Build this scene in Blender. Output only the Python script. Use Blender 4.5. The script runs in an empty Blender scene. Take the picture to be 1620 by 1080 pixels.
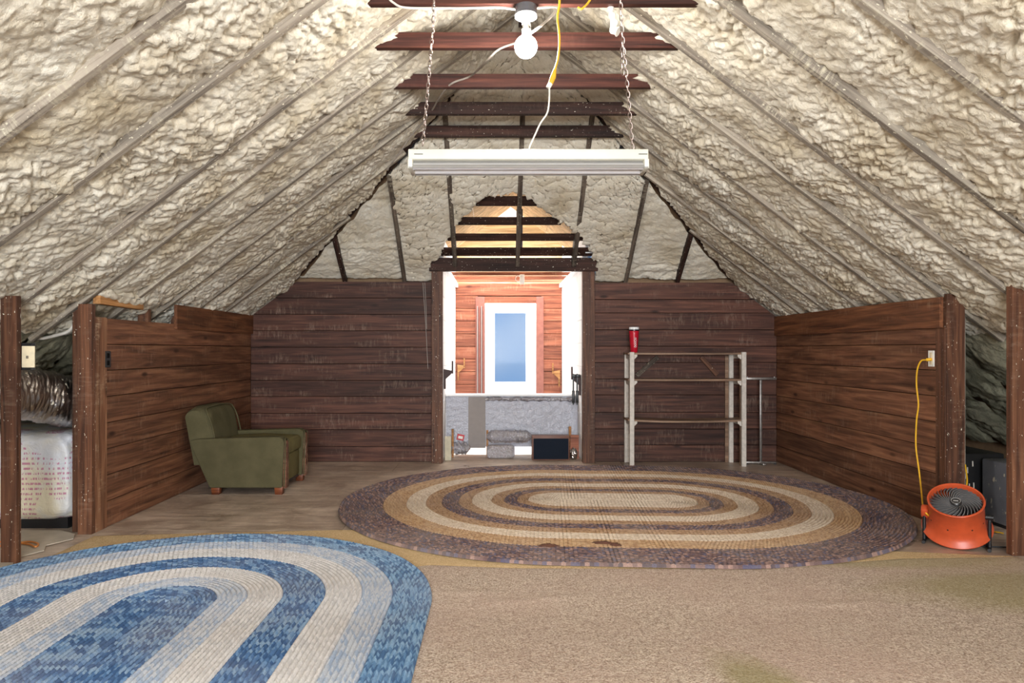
import bpy, bmesh, math, random
import numpy as np
from mathutils import Vector, Matrix
random.seed(7)
S = bpy.context.scene
COL = S.collection
PI = math.pi

# ------------------------------------------------------------------ camera
F, CX, CY, EYE = 1150.0, 785.0, 553.0, 1.25
cam = bpy.data.cameras.new('camera'); camo = bpy.data.objects.new('camera', cam)
COL.objects.link(camo); S.camera = camo
cam.sensor_width = 36; cam.lens = F / 1620 * 36
cam.shift_x = (810 - CX) / 1620; cam.shift_y = (CY - 540) / 1620
cam.clip_start = 0.05
camo.location = (0, 0, EYE); camo.rotation_euler = (PI / 2, 0, 0)

# ------------------------------------------------------------------ world, lights, exposure
W = bpy.data.worlds.new('sky'); S.world = W; W.use_nodes = True
wn = W.node_tree; wn.nodes.clear()
def wnode(t): return wn.nodes.new(t)
w_out = wnode('ShaderNodeOutputWorld'); w_bg = wnode('ShaderNodeBackground'); w_tc = wnode('ShaderNodeTexCoord')
w_map = wnode('ShaderNodeMapping'); w_map.inputs['Scale'].default_value = (1, 1, 1); w_map.inputs['Location'].default_value = (0.3, 1.35, 0.7)
w_no = wnode('ShaderNodeTexNoise'); w_no.inputs['Scale'].default_value = 7.0; w_no.inputs['Detail'].default_value = 1.5; w_no.inputs['Roughness'].default_value = .45
w_rp = wnode('ShaderNodeValToRGB')
w_rp.color_ramp.elements[0].position = .40; w_rp.color_ramp.elements[0].color = (.145, .335, .68, 1)
w_rp.color_ramp.elements[1].position = .80; w_rp.color_ramp.elements[1].color = (.55, .68, .86, 1)
wn.links.new(w_tc.outputs['Generated'], w_map.inputs[0]); wn.links.new(w_map.outputs[0], w_no.inputs['Vector'])
wn.links.new(w_no.outputs[0], w_rp.inputs[0]); wn.links.new(w_rp.outputs[0], w_bg.inputs[0]); wn.links.new(w_bg.outputs[0], w_out.inputs[0])
w_bg.inputs[1].default_value = .5

def area(name, loc, target, sx, sy, power, color):
    l = bpy.data.lights.new(name, 'AREA'); l.shape = 'RECTANGLE'; l.size = sx; l.size_y = sy
    l.energy = power; l.color = color
    o = bpy.data.objects.new(name, l); COL.objects.link(o); o.location = loc
    o.rotation_euler = (Vector(target) - Vector(loc)).to_track_quat('-Z', 'Y').to_euler()
    return o
# added fill: lamp at an assumed rear window, lamp above the dormer joists
area('fill_behind_camera', (0.19, -3.36, 1.65), (0.19, 4, 1.45), 2.4, 1.7, 335, (.91, .955, 1.0))
area('fill_dormer_top', (0.19, 10.05, 2.78), (0.19, 10.05, 0), 1.3, 1.2, 40, (1.0, .98, .95))
BULB_POWER = 185.0
S.view_settings.view_transform = 'Standard'; S.view_settings.look = 'None'
S.view_settings.exposure = 0.95; S.view_settings.gamma = 1.0; S.view_settings.use_curve_mapping = False

# ------------------------------------------------------------------ measures (metres)
XL, XR, YB = -2.74, 3.13, 8.12          # knee walls and back wall planes
XC, ZR = 0.19, 3.824                    # ridge
YH = 5.70                               # where the ridge ends and the hip begins
CA, SA = .8, .6                         # roof pitch 3:4
DXL, DXR, DYE = -0.60, 0.967, 10.70     # dormer sides and end
def at(px, py, Y): return Vector(((px - CX) * Y / F, Y, EYE - (py - CY) * Y / F))
def fl(px, py):
    Y = F * EYE / (py - CY); return Vector(((px - CX) * Y / F, Y, 0))
def srgb(r, g, b):
    f = lambda c: (c / 255 / 12.92) if c / 255 <= .04045 else ((c / 255 + .055) / 1.055) ** 2.4
    return (f(r), f(g), f(b), 1)

# ------------------------------------------------------------------ materials
MATS = {}
class NT:
    def __init__(s, name, rough=.6, spec=.4, metal=0):
        s.m = bpy.data.materials.new(name); s.m.use_nodes = True; s.t = s.m.node_tree
        s.b = s.t.nodes['Principled BSDF']; s.b.inputs['Roughness'].default_value = rough
        s.b.inputs['Specular IOR Level'].default_value = spec; s.b.inputs['Metallic'].default_value = metal
        MATS[name] = s.m
    def n(s, t, **kw):
        x = s.t.nodes.new(t)
        for k, v in kw.items():
            if k in x.inputs: x.inputs[k].default_value = v
            else: setattr(x, k, v)
        return x
    def l(s, a, b): s.t.links.new(a, b)
    def coord(s, scale=(1, 1, 1), kind='Object', jitter=True):
        tc = s.n('ShaderNodeTexCoord'); mp = s.n('ShaderNodeMapping'); mp.inputs['Scale'].default_value = scale
        s.l(tc.outputs[kind], mp.inputs[0])
        if jitter:
            oi = s.n('ShaderNodeObjectInfo'); mu = s.n('ShaderNodeMath', operation='MULTIPLY'); mu.inputs[1].default_value = 61.7
            s.l(oi.outputs['Random'], mu.inputs[0])
            cb = s.n('ShaderNodeCombineXYZ'); 
            for k in range(3): s.l(mu.outputs[0], cb.inputs[k])
            s.l(cb.outputs[0], mp.inputs['Location'])
        return mp.outputs[0]
    def noise(s, vec, scale, detail=4, rough=.5, dist=0):
        x = s.n('ShaderNodeTexNoise'); x.inputs['Scale'].default_value = scale; x.inputs['Detail'].default_value = detail
        x.inputs['Roughness'].default_value = rough; x.inputs['Distortion'].default_value = dist
        s.l(vec, x.inputs['Vector']); return x.outputs[0]
    def ramp(s, fac, stops, interp='LINEAR'):
        x = s.n('ShaderNodeValToRGB'); r = x.color_ramp; r.interpolation = interp
        while len(r.elements) < len(stops): r.elements.new(.5)
        for e, (p, c) in zip(r.elements, stops): e.position = p; e.color = c
        s.l(fac, x.inputs[0]); return x.outputs[0]
    def mix(s, fac, a, b, mode='MIX'):
        x = s.n('ShaderNodeMix', data_type='RGBA', blend_type=mode)
        for k, v in ((0, fac), (6, a), (7, b)):
            if isinstance(v, (int, float, tuple)): x.inputs[k].default_value = v
            else: s.l(v, x.inputs[k])
        return x.outputs[2]
    def bump(s, h, strength, dist=.01):
        x = s.n('ShaderNodeBump'); x.inputs['Strength'].default_value = strength; x.inputs['Distance'].default_value = dist
        s.l(h, x.inputs['Height']); s.l(x.outputs[0], s.b.inputs['Normal']); return x
    def color(s, c):
        if isinstance(c, tuple): s.b.inputs['Base Color'].default_value = c
        else: s.l(c, s.b.inputs['Base Color'])
    def value_jitter(s, col, lo, hi):
        oi = s.n('ShaderNodeObjectInfo'); mr = s.n('ShaderNodeMapRange'); mr.inputs[3].default_value = lo; mr.inputs[4].default_value = hi
        s.l(oi.outputs['Random'], mr.inputs[0])
        h = s.n('ShaderNodeHueSaturation'); s.l(mr.outputs[0], h.inputs['Value']); s.l(col, h.inputs['Color']); return h.outputs[0]

def wood(name, dark, mid, light, rough=.55, scuff=.25, scuffc=srgb(170, 150, 135), jit=(.75, 1.2), knots=True, specks=0, speckc=srgb(225, 218, 200), spec=.3):
    t = NT(name, rough, spec)
    g = t.coord((.7, 15, 15)); gr = t.noise(g, 2.2, 6, .6, .7)
    g2 = t.coord((.6, 5, 5)); lo = t.noise(g2, 1.6, 3, .5, 1.2)
    c = t.ramp(gr, [(.30, dark), (.5, mid), (.72, light)])
    c = t.mix(t.ramp(lo, [(.35, (.62, .62, .62, 1)), (.65, (1.12, 1.1, 1.08, 1))]), (0, 0, 0, 1), c, 'MIX')
    c = t.value_jitter(c, *jit)
    if knots:
        kv = t.n('ShaderNodeTexVoronoi'); kv.inputs['Scale'].default_value = 1.0; kv.inputs['Randomness'].default_value = 1
        t.l(t.coord((2.0, 5.5, 5.5)), kv.inputs['Vector'])
        c = t.mix(t.ramp(kv.outputs['Distance'], [(.05, (.85, .85, .85, 1)), (.13, (0, 0, 0, 1))]), c, (dark[0] * .35, dark[1] * .3, dark[2] * .3, 1))
    if scuff:
        s1 = t.noise(t.coord((1.6, 4, 4)), 1.7, 3, .6); s2 = t.noise(t.coord((26, 6, 5)), 1.5, 5, .7, .5)
        mm = t.n('ShaderNodeMath', operation='MULTIPLY'); t.l(t.ramp(s1, [(.50, (0, 0, 0, 1)), (.68, (1, 1, 1, 1))]), mm.inputs[0]); t.l(t.ramp(s2, [(.48, (0, 0, 0, 1)), (.7, (1, 1, 1, 1))]), mm.inputs[1])
        m2 = t.n('ShaderNodeMath', operation='MULTIPLY'); t.l(mm.outputs[0], m2.inputs[0]); m2.inputs[1].default_value = scuff * 2
        c = t.mix(m2.outputs[0], c, scuffc)
    if specks:
        s3 = t.noise(t.coord((14, 30, 30)), 3.0, 2, .5)
        c = t.mix(t.ramp(s3, [(.72 - specks * .1, (0, 0, 0, 1)), (.76 - specks * .1, (1, 1, 1, 1))]), c, speckc)
    t.color(c); t.bump(gr, .25, .004); return t.m

wood('wall_wood', srgb(82, 51, 37), srgb(124, 82, 59), srgb(162, 115, 84), .6, .3, srgb(165, 135, 112))
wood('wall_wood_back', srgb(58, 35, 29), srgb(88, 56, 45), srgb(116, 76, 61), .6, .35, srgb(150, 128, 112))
wood('header_wood', srgb(66, 36, 22), srgb(116, 72, 46), srgb(150, 100, 66), .55, .2, srgb(170, 140, 110), (.9, 1.15))
wood('post_wood', srgb(60, 36, 26), srgb(100, 64, 45), srgb(132, 90, 64), .55, .15, srgb(170, 150, 130), (.8, 1.1), True, .25)
wood('trim_wood', srgb(88, 54, 36), srgb(134, 90, 64), srgb(172, 130, 98), .6, .5, srgb(200, 178, 150), (.9, 1.1))
wood('tie_wood', srgb(38, 20, 17), srgb(74, 40, 32), srgb(104, 60, 46), .5, .05, srgb(150, 120, 100), (.7, 1.15), False)
wood('rafter_wood', srgb(112, 102, 92), srgb(160, 149, 135), srgb(194, 184, 166), .75, .8, srgb(196, 188, 166), (.8, 1.1), False, .6, srgb(215, 208, 186))
wood('jack_wood', srgb(52, 42, 36), srgb(92, 80, 70), srgb(130, 118, 104), .75, .4, srgb(170, 160, 140), (.8, 1.1), False, .4, srgb(190, 182, 160))
wood('dark_batten', srgb(34, 20, 16), srgb(60, 38, 31), srgb(86, 56, 46), .7, .1, srgb(140, 120, 100), (.8, 1.1), False, .3)
wood('orange_wood', srgb(112, 60, 42), srgb(158, 92, 66), srgb(188, 122, 92), .5, .15, srgb(220, 180, 150), (.92, 1.08))
wood('raw_wood', srgb(128, 84, 46), srgb(178, 126, 76), srgb(208, 160, 108), .6, .1, srgb(220, 190, 150), (.95, 1.1), True)
wood('plywood', srgb(178, 140, 92), srgb(214, 180, 130), srgb(236, 212, 170), .6, .1, srgb(240, 225, 190), (.95, 1.05), False)
wood('shelf_wood', srgb(112, 86, 68), srgb(146, 116, 94), srgb(176, 146, 122), .5, .1, srgb(190, 170, 150), (.95, 1.05), False)
wood('chair_trim', srgb(70, 40, 28), srgb(124, 82, 62), srgb(176, 136, 110), .45, .9, srgb(206, 184, 160), (.95, 1.05), False)
wood('chair_leg_wood', srgb(70, 34, 18), srgb(120, 64, 36), srgb(150, 88, 54), .4, .1, srgb(170, 120, 90), (.95, 1.05), False)

def plain(name, c, rough=.5, metal=0, spec=.5, var=.12, scale=14, bump=0):
    t = NT(name, rough, spec, metal)
    n = t.noise(t.coord((1, 1, 1)), scale, 4, .6)
    d = tuple(x * (1 - var) for x in c[:3]) + (1,); e = tuple(min(1, x * (1 + var)) for x in c[:3]) + (1,)
    t.color(t.ramp(n, [(.35, d), (.65, e)]))
    if bump: t.bump(n, bump, .01)
    return t.m
plain('black_void', (.006, .005, .005, 1), .9, 0, .1)
plain('wall_backing', (.012, .008, .006, 1), .9, 0, .1)
plain('deck', srgb(150, 120, 90), .8)
plain('white_paint', srgb(250, 250, 250), .7, 0, .2, .02, 5)
plain('white_plastic', srgb(236, 234, 226), .4)
plain('cream_plastic', srgb(222, 208, 176), .4)
plain('black_plastic', srgb(26, 26, 28), .4)
plain('shelf_white', srgb(206, 198, 188), .55, 0, .4, .12, 30)
plain('grey_metal', srgb(150, 145, 140), .35, .8, .5, .2, 40)
plain('chain_metal', srgb(150, 135, 128), .4, .9, .5, .2, 60)
plain('fixture_enamel', srgb(212, 210, 196), .35, 0, .5, .04, 6)
plain('fixture_shade', srgb(150, 148, 146), .4, 0, .5, .05, 6)
plain('tube_glass', srgb(222, 222, 226), .15, 0, .6, .02, 4)
plain('porcelain', srgb(240, 240, 240), .2)
plain('zinc_box', srgb(105, 105, 112), .4, .6)
plain('orange_plastic', srgb(192, 80, 44), .38, 0, .5, .08, 20)
plain('blade_black', srgb(40, 38, 38), .35, 0, .5, .2, 60)
plain('grille_dark', srgb(112, 110, 110), .35, .2)
plain('blade_grey', srgb(150, 148, 146), .4)
plain('yellow_cord', srgb(226, 174, 40), .45)
plain('orange_cord', srgb(206, 130, 60), .5)
plain('white_cord', srgb(226, 220, 210), .5)
plain('grey_cord', srgb(150, 140, 130), .6)
plain('black_cord', srgb(24, 24, 26), .5)
plain('cup_red', srgb(190, 22, 46), .3, 0, .5, .05)
plain('cup_dark', srgb(30, 20, 34), .3)
plain('string_grey', srgb(170, 160, 152), .7)
plain('tag_red', srgb(196, 48, 52), .5)
plain('speaker_cloth', srgb(27, 34, 46), .9, 0, .2, .15, 200)
plain('speaker_case', srgb(116, 76, 60), .5)
plain('beige_board', srgb(206, 196, 170), .6)
plain('tape_grey', srgb(150, 142, 138), .6, 0, .3, .03, 20)
plain('bracket_unlit', srgb(60, 36, 32), .6)  # brackets that stand unlit; their shade is put into this colour
plain('casing_purple', srgb(150, 96, 84), .6, 0, .3, .12, 12)
plain('vinyl_sheet', srgb(186, 174, 158), .5, 0, .3, .1, 8)
plain('black_pipe', srgb(40, 38, 40), .5)
plain('frayed', srgb(96, 62, 48), .9)

def foil(name, c, rough, spots=0, bscale=30, bstr=.5, metal=.9):
    t = NT(name, rough, .5, metal)
    v = t.coord((1, 1, 1)); n = t.noise(v, bscale, 5, .6, .8)
    col = t.ramp(n, [(.3, tuple(x * .75 for x in c[:3]) + (1,)), (.7, c)])
    if spots:
        s = t.noise(t.coord((1, 1, .55)), 34, 2, .5); f = t.ramp(s, [(.66, (0, 0, 0, 1)), (.69, (1, 1, 1, 1))])
        col = t.mix(f, col, srgb(214, 206, 186))
        inv = t.n('ShaderNodeMath', operation='MULTIPLY_ADD'); inv.inputs[1].default_value = -metal; inv.inputs[2].default_value = metal
        t.l(f, inv.inputs[0]); t.l(inv.outputs[0], t.b.inputs['Metallic'])
    t.color(col); t.bump(n, bstr, .02); return t.m
foil('foil_duct', srgb(190, 184, 180), .28, 1, 10, .6, 1.0)
foil('foil_board', srgb(184, 185, 194), .42, 0, 60, .4, .55)
foil('foil_wrap', srgb(216, 214, 220), .25, 0, 45, 1.0, .9)
foil('duct_grey', srgb(146, 148, 158), .4, 1, 6, .15, .35)

def foam_mat(name, lo, mid, hi):
    t = NT(name, .5, .35)
    v = t.coord((1, 1, 1), 'Object', False)
    big = t.noise(v, 2.6, 4, .55); fine = t.noise(v, 42, 5, .65, .4); lump = t.noise(v, 120, 3, .6)
    c = t.ramp(big, [(.30, lo), (.5, mid), (.68, hi)])
    c = t.mix(t.ramp(fine, [(.34, (.55, .55, .55, 1)), (.5, (0, 0, 0, 1))]), c, lo)
    t.color(c)
    b1 = t.n('ShaderNodeBump'); b1.inputs['Strength'].default_value = .7; b1.inputs['Distance'].default_value = .014
    t.l(fine, b1.inputs['Height'])
    b2 = t.n('ShaderNodeBump'); b2.inputs['Strength'].default_value = .35; b2.inputs['Distance'].default_value = .004
    t.l(lump, b2.inputs['Height']); t.l(b1.outputs[0], b2.inputs['Normal']); t.l(b2.outputs[0], t.b.inputs['Normal'])
    return t.m
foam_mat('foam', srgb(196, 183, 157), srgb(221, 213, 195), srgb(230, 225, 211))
foam_mat('foam_old_shaded', srgb(128, 126, 104), srgb(168, 164, 140), srgb(196, 190, 164))  # older grey foam, its colour also darkened for shade in the recesses

def floor_mat():
    t = NT('floor_wood', .42, .4)
    v = t.coord((1, 1, 1), 'Object', True)
    a = t.noise(t.coord((1.2, 9, 1)), 2.5, 6, .65, .8); st = t.noise(v, 3.2, 5, .7, .4); sp = t.noise(v, 26, 3, .6)
    c = t.ramp(a, [(.3, srgb(156, 136, 120)), (.5, srgb(196, 176, 158)), (.7, srgb(216, 198, 180))])
    c = t.mix(t.ramp(st, [(.35, (.75, .75, .75, 1)), (.6, (0, 0, 0, 1))]), c, srgb(126, 106, 90))
    c = t.mix(t.ramp(sp, [(.58, (0, 0, 0, 1)), (.70, (.6, .6, .6, 1))]), c, srgb(206, 190, 172))
    t.color(t.value_jitter(c, .9, 1.1)); t.bump(a, .15, .004)
    r = t.ramp(st, [(.3, (.26, .26, .26, 1)), (.7, (.5, .5, .5, 1))]); t.l(r, t.b.inputs['Roughness']); return t.m
floor_mat()

def carpet_mat(name, cols, stains_and_light):
    t = NT(name, .95, .1)
    v = t.coord((1, 1, 1), 'Object', False)
    f = t.noise(v, 120, 3, .7); m = t.noise(v, 34, 4, .65); b = t.noise(v, 1.1, 4, .6)
    c = t.ramp(f, [(.34, cols[0]), (.5, cols[1]), (.66, cols[2])])
    c = t.mix(t.ramp(m, [(.36, (.3, .3, .3, 1)), (.55, (0, 0, 0, 1))]), c, cols[0])
    c = t.mix(t.ramp(b, [(.4, (0, 0, 0, 1)), (.65, (.45, .45, .45, 1))]), c, cols[3])
    tc = t.n('ShaderNodeTexCoord')
    for (x, y, rx, ry, ang, col, amt) in stains_and_light:
        mp = t.n('ShaderNodeMapping', vector_type='TEXTURE'); mp.inputs['Location'].default_value = (x, y, 0)
        mp.inputs['Rotation'].default_value = (0, 0, ang); mp.inputs['Scale'].default_value = (rx, ry, 1)
        t.l(tc.outputs['Object'], mp.inputs[0])
        nz = t.n('ShaderNodeTexNoise'); nz.inputs['Scale'].default_value = 2.2; t.l(mp.outputs[0], nz.inputs['Vector'])
        ad = t.n('ShaderNodeVectorMath', operation='MULTIPLY_ADD'); ad.inputs[1].default_value = (.7, .7, 0); t.l(nz.outputs['Color'], ad.inputs[0]); t.l(mp.outputs[0], ad.inputs[2])
        sb = t.n('ShaderNodeVectorMath', operation='SUBTRACT'); sb.inputs[1].default_value = (.35, .35, 0); t.l(ad.outputs[0], sb.inputs[0])
        ml = t.n('ShaderNodeVectorMath', operation='MULTIPLY'); ml.inputs[1].default_value = (1, 1, 0); t.l(sb.outputs[0], ml.inputs[0])
        ln = t.n('ShaderNodeVectorMath', operation='LENGTH'); t.l(ml.outputs[0], ln.inputs[0])
        c = t.mix(t.ramp(ln.outputs['Value'], [(.45, (amt, amt, amt, 1)), (1.0, (0, 0, 0, 1))]), c, col)
    t.color(c)
    ad = t.n('ShaderNodeMath', operation='ADD'); t.l(f, ad.inputs[0]); t.l(m, ad.inputs[1]); t.bump(ad.outputs[0], .9, .012)
    return t.m
olive = srgb(150, 140, 88)
carpet_mat('carpet_beige', [srgb(138, 114, 98), srgb(202, 182, 164), srgb(236, 222, 206), srgb(194, 166, 152)],
           [(1.02, 2.62, .17, .42, .35, srgb(150, 142, 92), .6), (2.75, 3.75, .9, .42, .1, olive, .55), (2.4, 4.25, 1.1, .2, 0, srgb(170, 158, 108), .5)])  # first is a real stain, the others paint greenish light into the colour
carpet_mat('carpet_tan', [srgb(190, 158, 112), srgb(220, 190, 146), srgb(234, 208, 168), srgb(212, 182, 138)], [])

def braid_mat(name, cols, row=.25):
    t = NT(name, .9, .15)
    uv = t.n('ShaderNodeUVMap'); fl_ = t.n('ShaderNodeVectorMath', operation='FLOOR'); t.l(uv.outputs[0], fl_.inputs[0])
    wn_ = t.n('ShaderNodeTexWhiteNoise', noise_dimensions='2D'); t.l(fl_.outputs[0], wn_.inputs['Vector'])
    n = len(cols)
    sx = t.n('ShaderNodeSeparateXYZ'); t.l(fl_.outputs[0], sx.inputs[0])
    w1_ = t.n('ShaderNodeTexWhiteNoise', noise_dimensions='1D'); t.l(sx.outputs[0], w1_.inputs['W'])
    av = t.n('ShaderNodeMix', data_type='FLOAT'); av.inputs[0].default_value = row; t.l(wn_.outputs['Value'], av.inputs[2]); t.l(w1_.outputs['Value'], av.inputs[3])
    st_ = t.n('ShaderNodeMapRange'); st_.inputs[1].default_value = .15; st_.inputs[2].default_value = .85; t.l(av.outputs[0], st_.inputs[0])
    c = t.ramp(st_.outputs[0], [(i / n, cc) for i, cc in enumerate(cols)], 'CONSTANT')
    v = t.coord((1, 1, 1), 'Object', False); b = t.noise(v, 2.0, 4, .6); f = t.noise(v, 150, 2, .6)
    c = t.mix(t.ramp(b, [(.4, (.0, .0, .0, 1)), (.7, (.25, .25, .25, 1))]), c, srgb(196, 180, 166))
    c = t.mix(t.ramp(f, [(.35, (.3, .3, .3, 1)), (.55, (0, 0, 0, 1))]), c, tuple(x * .5 for x in cols[0][:3]) + (1,))
    t.color(c); t.bump(f, .4, .004); return t.m
braid_mat('braid_dark', [srgb(112, 90, 88), srgb(84, 73, 80), srgb(160, 130, 120), srgb(96, 92, 112), srgb(126, 102, 98)])
braid_mat('braid_gold', [srgb(186, 150, 112), srgb(200, 166, 128), srgb(168, 132, 100), srgb(190, 158, 124)])
braid_mat('braid_tan', [srgb(170, 136, 104), srgb(186, 152, 118), srgb(152, 118, 90), srgb(178, 146, 118)])
braid_mat('braid_cream', [srgb(214, 196, 174), srgb(224, 209, 190), srgb(200, 180, 158), srgb(216, 199, 180)])
braid_mat('braid_blue', [srgb(104, 142, 182), srgb(130, 166, 202), srgb(78, 112, 154), srgb(146, 180, 212)], .5)
braid_mat('braid_deepblue', [srgb(86, 122, 168), srgb(66, 98, 142), srgb(116, 150, 190), srgb(140, 168, 198)], .5)
braid_mat('braid_paleblue', [srgb(182, 192, 208), srgb(200, 206, 216), srgb(166, 182, 206), srgb(196, 202, 212)], .5)
braid_mat('braid_white', [srgb(218, 215, 214), srgb(209, 206, 205), srgb(223, 220, 220), srgb(203, 201, 202)], .5)

def fabric(name, c, c2):
    t = NT(name, .9, .15)
    v = t.coord((1, 1, 1), 'Object', False); f = t.noise(v, 240, 2, .6); b = t.noise(v, 7, 4, .6)
    col = t.mix(t.ramp(b, [(.35, (0, 0, 0, 1)), (.7, (.8, .8, .8, 1))]), c, c2)
    col = t.mix(t.ramp(f, [(.4, (.3, .3, .3, 1)), (.6, (0, 0, 0, 1))]), col, tuple(x * .55 for x in c[:3]) + (1,))
    t.color(col); t.bump(f, .35, .003)
    t.b.inputs['Sheen Weight'].default_value = .0; return t.m
fabric('green_fabric', srgb(84, 79, 56), srgb(101, 95, 70))
fabric('green_cushion', srgb(110, 103, 68), srgb(126, 118, 80))

def printed_wrap():
    t = NT('printed_wrap', .45, .5)
    v = t.coord((1, 1, 1), 'Object', False); sh = t.noise(v, 3.5, 3, .5)
    c = t.ramp(sh, [(.4, srgb(214, 204, 178)), (.6, srgb(206, 208, 214))])
    sx = t.n('ShaderNodeSeparateXYZ'); t.l(v, sx.inputs[0])
    w = t.n('ShaderNodeTexWave', wave_type='BANDS', bands_direction='Z', wave_profile='SAW'); w.inputs['Scale'].default_value = 9.0; t.l(v, w.inputs['Vector'])
    line = t.ramp(w.outputs['Fac'], [(.55, (0, 0, 0, 1)), (.56, (1, 1, 1, 1))], 'CONSTANT')
    ch = t.noise(t.coord((60, 60, 9), 'Object', False), 1.6, 2, .5); chars = t.ramp(ch, [(.5, (0, 0, 0, 1)), (.52, (1, 1, 1, 1))])
    bl = t.noise(t.coord((5.2, 5.2, 4.2), 'Object', False), 1.0, 0, .5); blk = t.ramp(bl, [(.52, (0, 0, 0, 1)), (.54, (1, 1, 1, 1))])
    m1 = t.n('ShaderNodeMath', operation='MULTIPLY'); m2 = t.n('ShaderNodeMath', operation='MULTIPLY'); m3 = t.n('ShaderNodeMath', operation='MULTIPLY')
    t.l(line, m1.inputs[0]); t.l(chars, m1.inputs[1]); t.l(m1.outputs[0], m2.inputs[0]); t.l(blk, m2.inputs[1]); t.l(m2.outputs[0], m3.inputs[0]); m3.inputs[1].default_value = .75
    t.color(t.mix(m3.outputs[0], c, srgb(176, 84, 128))); t.bump(t.noise(v, 14, 4, .6, .8), .5, .02); return t.m
printed_wrap()

def emit(name, c, s):
    m = bpy.data.materials.new(name); m.use_nodes = True; b = m.node_tree.nodes['Principled BSDF']
    b.inputs['Base Color'].default_value = (1, 1, 1, 1); b.inputs['Emission Color'].default_value = c; b.inputs['Emission Strength'].default_value = s
    MATS[name] = m
emit('bulb_glow', (1, .97, .93, 1), BULB_POWER)
def glass():
    m = bpy.data.materials.new('window_glass'); m.use_nodes = True; t = m.node_tree; t.nodes.clear()
    o = t.nodes.new('ShaderNodeOutputMaterial'); tr = t.nodes.new('ShaderNodeBsdfTransparent'); gl = t.nodes.new('ShaderNodeBsdfGlossy'); gl.inputs['Roughness'].default_value = .05
    mx = t.nodes.new('ShaderNodeMixShader'); mx.inputs[0].default_value = .0015
    t.links.new(tr.outputs[0], mx.inputs[1]); t.links.new(gl.outputs[0], mx.inputs[2]); t.links.new(mx.outputs[0], o.inputs[0]); MATS['window_glass'] = m
glass()

# ------------------------------------------------------------------ object helpers
def link(name, data, parent=None, mat=None):
    o = bpy.data.objects.new(name, data); COL.objects.link(o)
    if parent is not None: o.parent = parent
    if mat is not None and data is not None and not data.materials: data.materials.append(MATS[mat])
    return o
def tag(o, label, cat, group=None, kind=None):
    o['label'] = label; o['category'] = cat
    if group: o['group'] = group
    if kind: o['kind'] = kind
    return o
def thing(name, loc, label, cat, rz=0, group=None, kind=None):
    o = link(name, None); o.location = loc; o.rotation_euler = (0, 0, rz); o.empty_display_size = .1
    return tag(o, label, cat, group, kind)
def shade(me, ang=40):
    me.polygons.foreach_set('use_smooth', [True] * len(me.polygons))
    try: me.set_sharp_from_angle(angle=math.radians(ang))
    except Exception: pass

class MB:
    def __init__(s): s.v = []; s.f = []
    def add(s, vs, fs):
        k = len(s.v); s.v += [tuple(p) for p in vs]; s.f += [tuple(i + k for i in f) for f in fs]; return s
    def box(s, x0, x1, y0, y1, z0, z1):
        return s.add([(x0, y0, z0), (x1, y0, z0), (x1, y1, z0), (x0, y1, z0), (x0, y0, z1), (x1, y0, z1), (x1, y1, z1), (x0, y1, z1)],
                     [(0, 3, 2, 1), (4, 5, 6, 7), (0, 1, 5, 4), (1, 2, 6, 5), (2, 3, 7, 6), (3, 0, 4, 7)])
    def prism(s, poly, axis, a, b):            # poly of 2D points in the plane across `axis`
        n = len(poly)
        def p3(p, t): return {'x': (t, p[0], p[1]), 'y': (p[0], t, p[1]), 'z': (p[0], p[1], t)}[axis]
        vs = [p3(p, a) for p in poly] + [p3(p, b) for p in poly]
        fs = [tuple(range(n)), tuple(range(2 * n - 1, n - 1, -1))] + [(i, i + n, (i + 1) % n + n, (i + 1) % n) for i in range(n)]
        return s.add(vs, fs)
    def tube(s, path, r, n=8, caps=True, radii=None):
        path = [Vector(p) for p in path]; rings = []
        up = Vector((0, 0, 1)); prev = None
        for i, p in enumerate(path):
            d = (path[min(i + 1, len(path) - 1)] - path[max(i - 1, 0)]).normalized()
            if prev is None:
                a = d.cross(up if abs(d.z) < .9 else Vector((1, 0, 0))).normalized()
            else:
                a = (prev - d * prev.dot(d)).normalized()
            prev = a; b = d.cross(a); rr = radii[i] if radii else r
            rings.append([p + (a * math.cos(2 * PI * k / n) + b * math.sin(2 * PI * k / n)) * rr for k in range(n)])
        vs = [q for rg in rings for q in rg]; fs = []
        for i in range(len(rings) - 1):
            for k in range(n): fs.append((i * n + k, i * n + (k + 1) % n, (i + 1) * n + (k + 1) % n, (i + 1) * n + k))
        if caps: fs += [tuple(range(n - 1, -1, -1)), tuple((len(rings) - 1) * n + k for k in range(n))]
        return s.add(vs, fs)
    def lathe(s, prof, n=32, c=(0, 0, 0), caps=(True, True)):
        vs = [(c[0] + r * math.cos(2 * PI * k / n), c[1] + r * math.sin(2 * PI * k / n), c[2] + z) for r, z in prof for k in range(n)]
        fs = [(i * n + k, i * n + (k + 1) % n, (i + 1) * n + (k + 1) % n, (i + 1) * n + k) for i in range(len(prof) - 1) for k in range(n)]
        if caps[0]: fs.append(tuple(range(n - 1, -1, -1)))
        if caps[1]: fs.append(tuple((len(prof) - 1) * n + k for k in range(n)))
        return s.add(vs, fs)
    def build(s, name, mat, parent=None, bevel=0, seg=2, smooth=None, subsurf=0):
        me = bpy.data.meshes.new(name); bm = bmesh.new()
        vv = [bm.verts.new(p) for p in s.v]
        for f in s.f:
            try: bm.faces.new([vv[i] for i in f])
            except ValueError: pass
        bmesh.ops.recalc_face_normals(bm, faces=bm.faces)
        if bevel:
            ed = [e for e in bm.edges if len(e.link_faces) == 2 and e.calc_face_angle(0) > .5]
            bmesh.ops.bevel(bm, geom=ed, offset=bevel, segments=seg, profile=.5, affect='EDGES', clamp_overlap=True)
        bm.to_mesh(me); bm.free()
        if smooth or (smooth is None and bevel and seg > 1): shade(me)
        return link(name, me, parent, mat)

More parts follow.
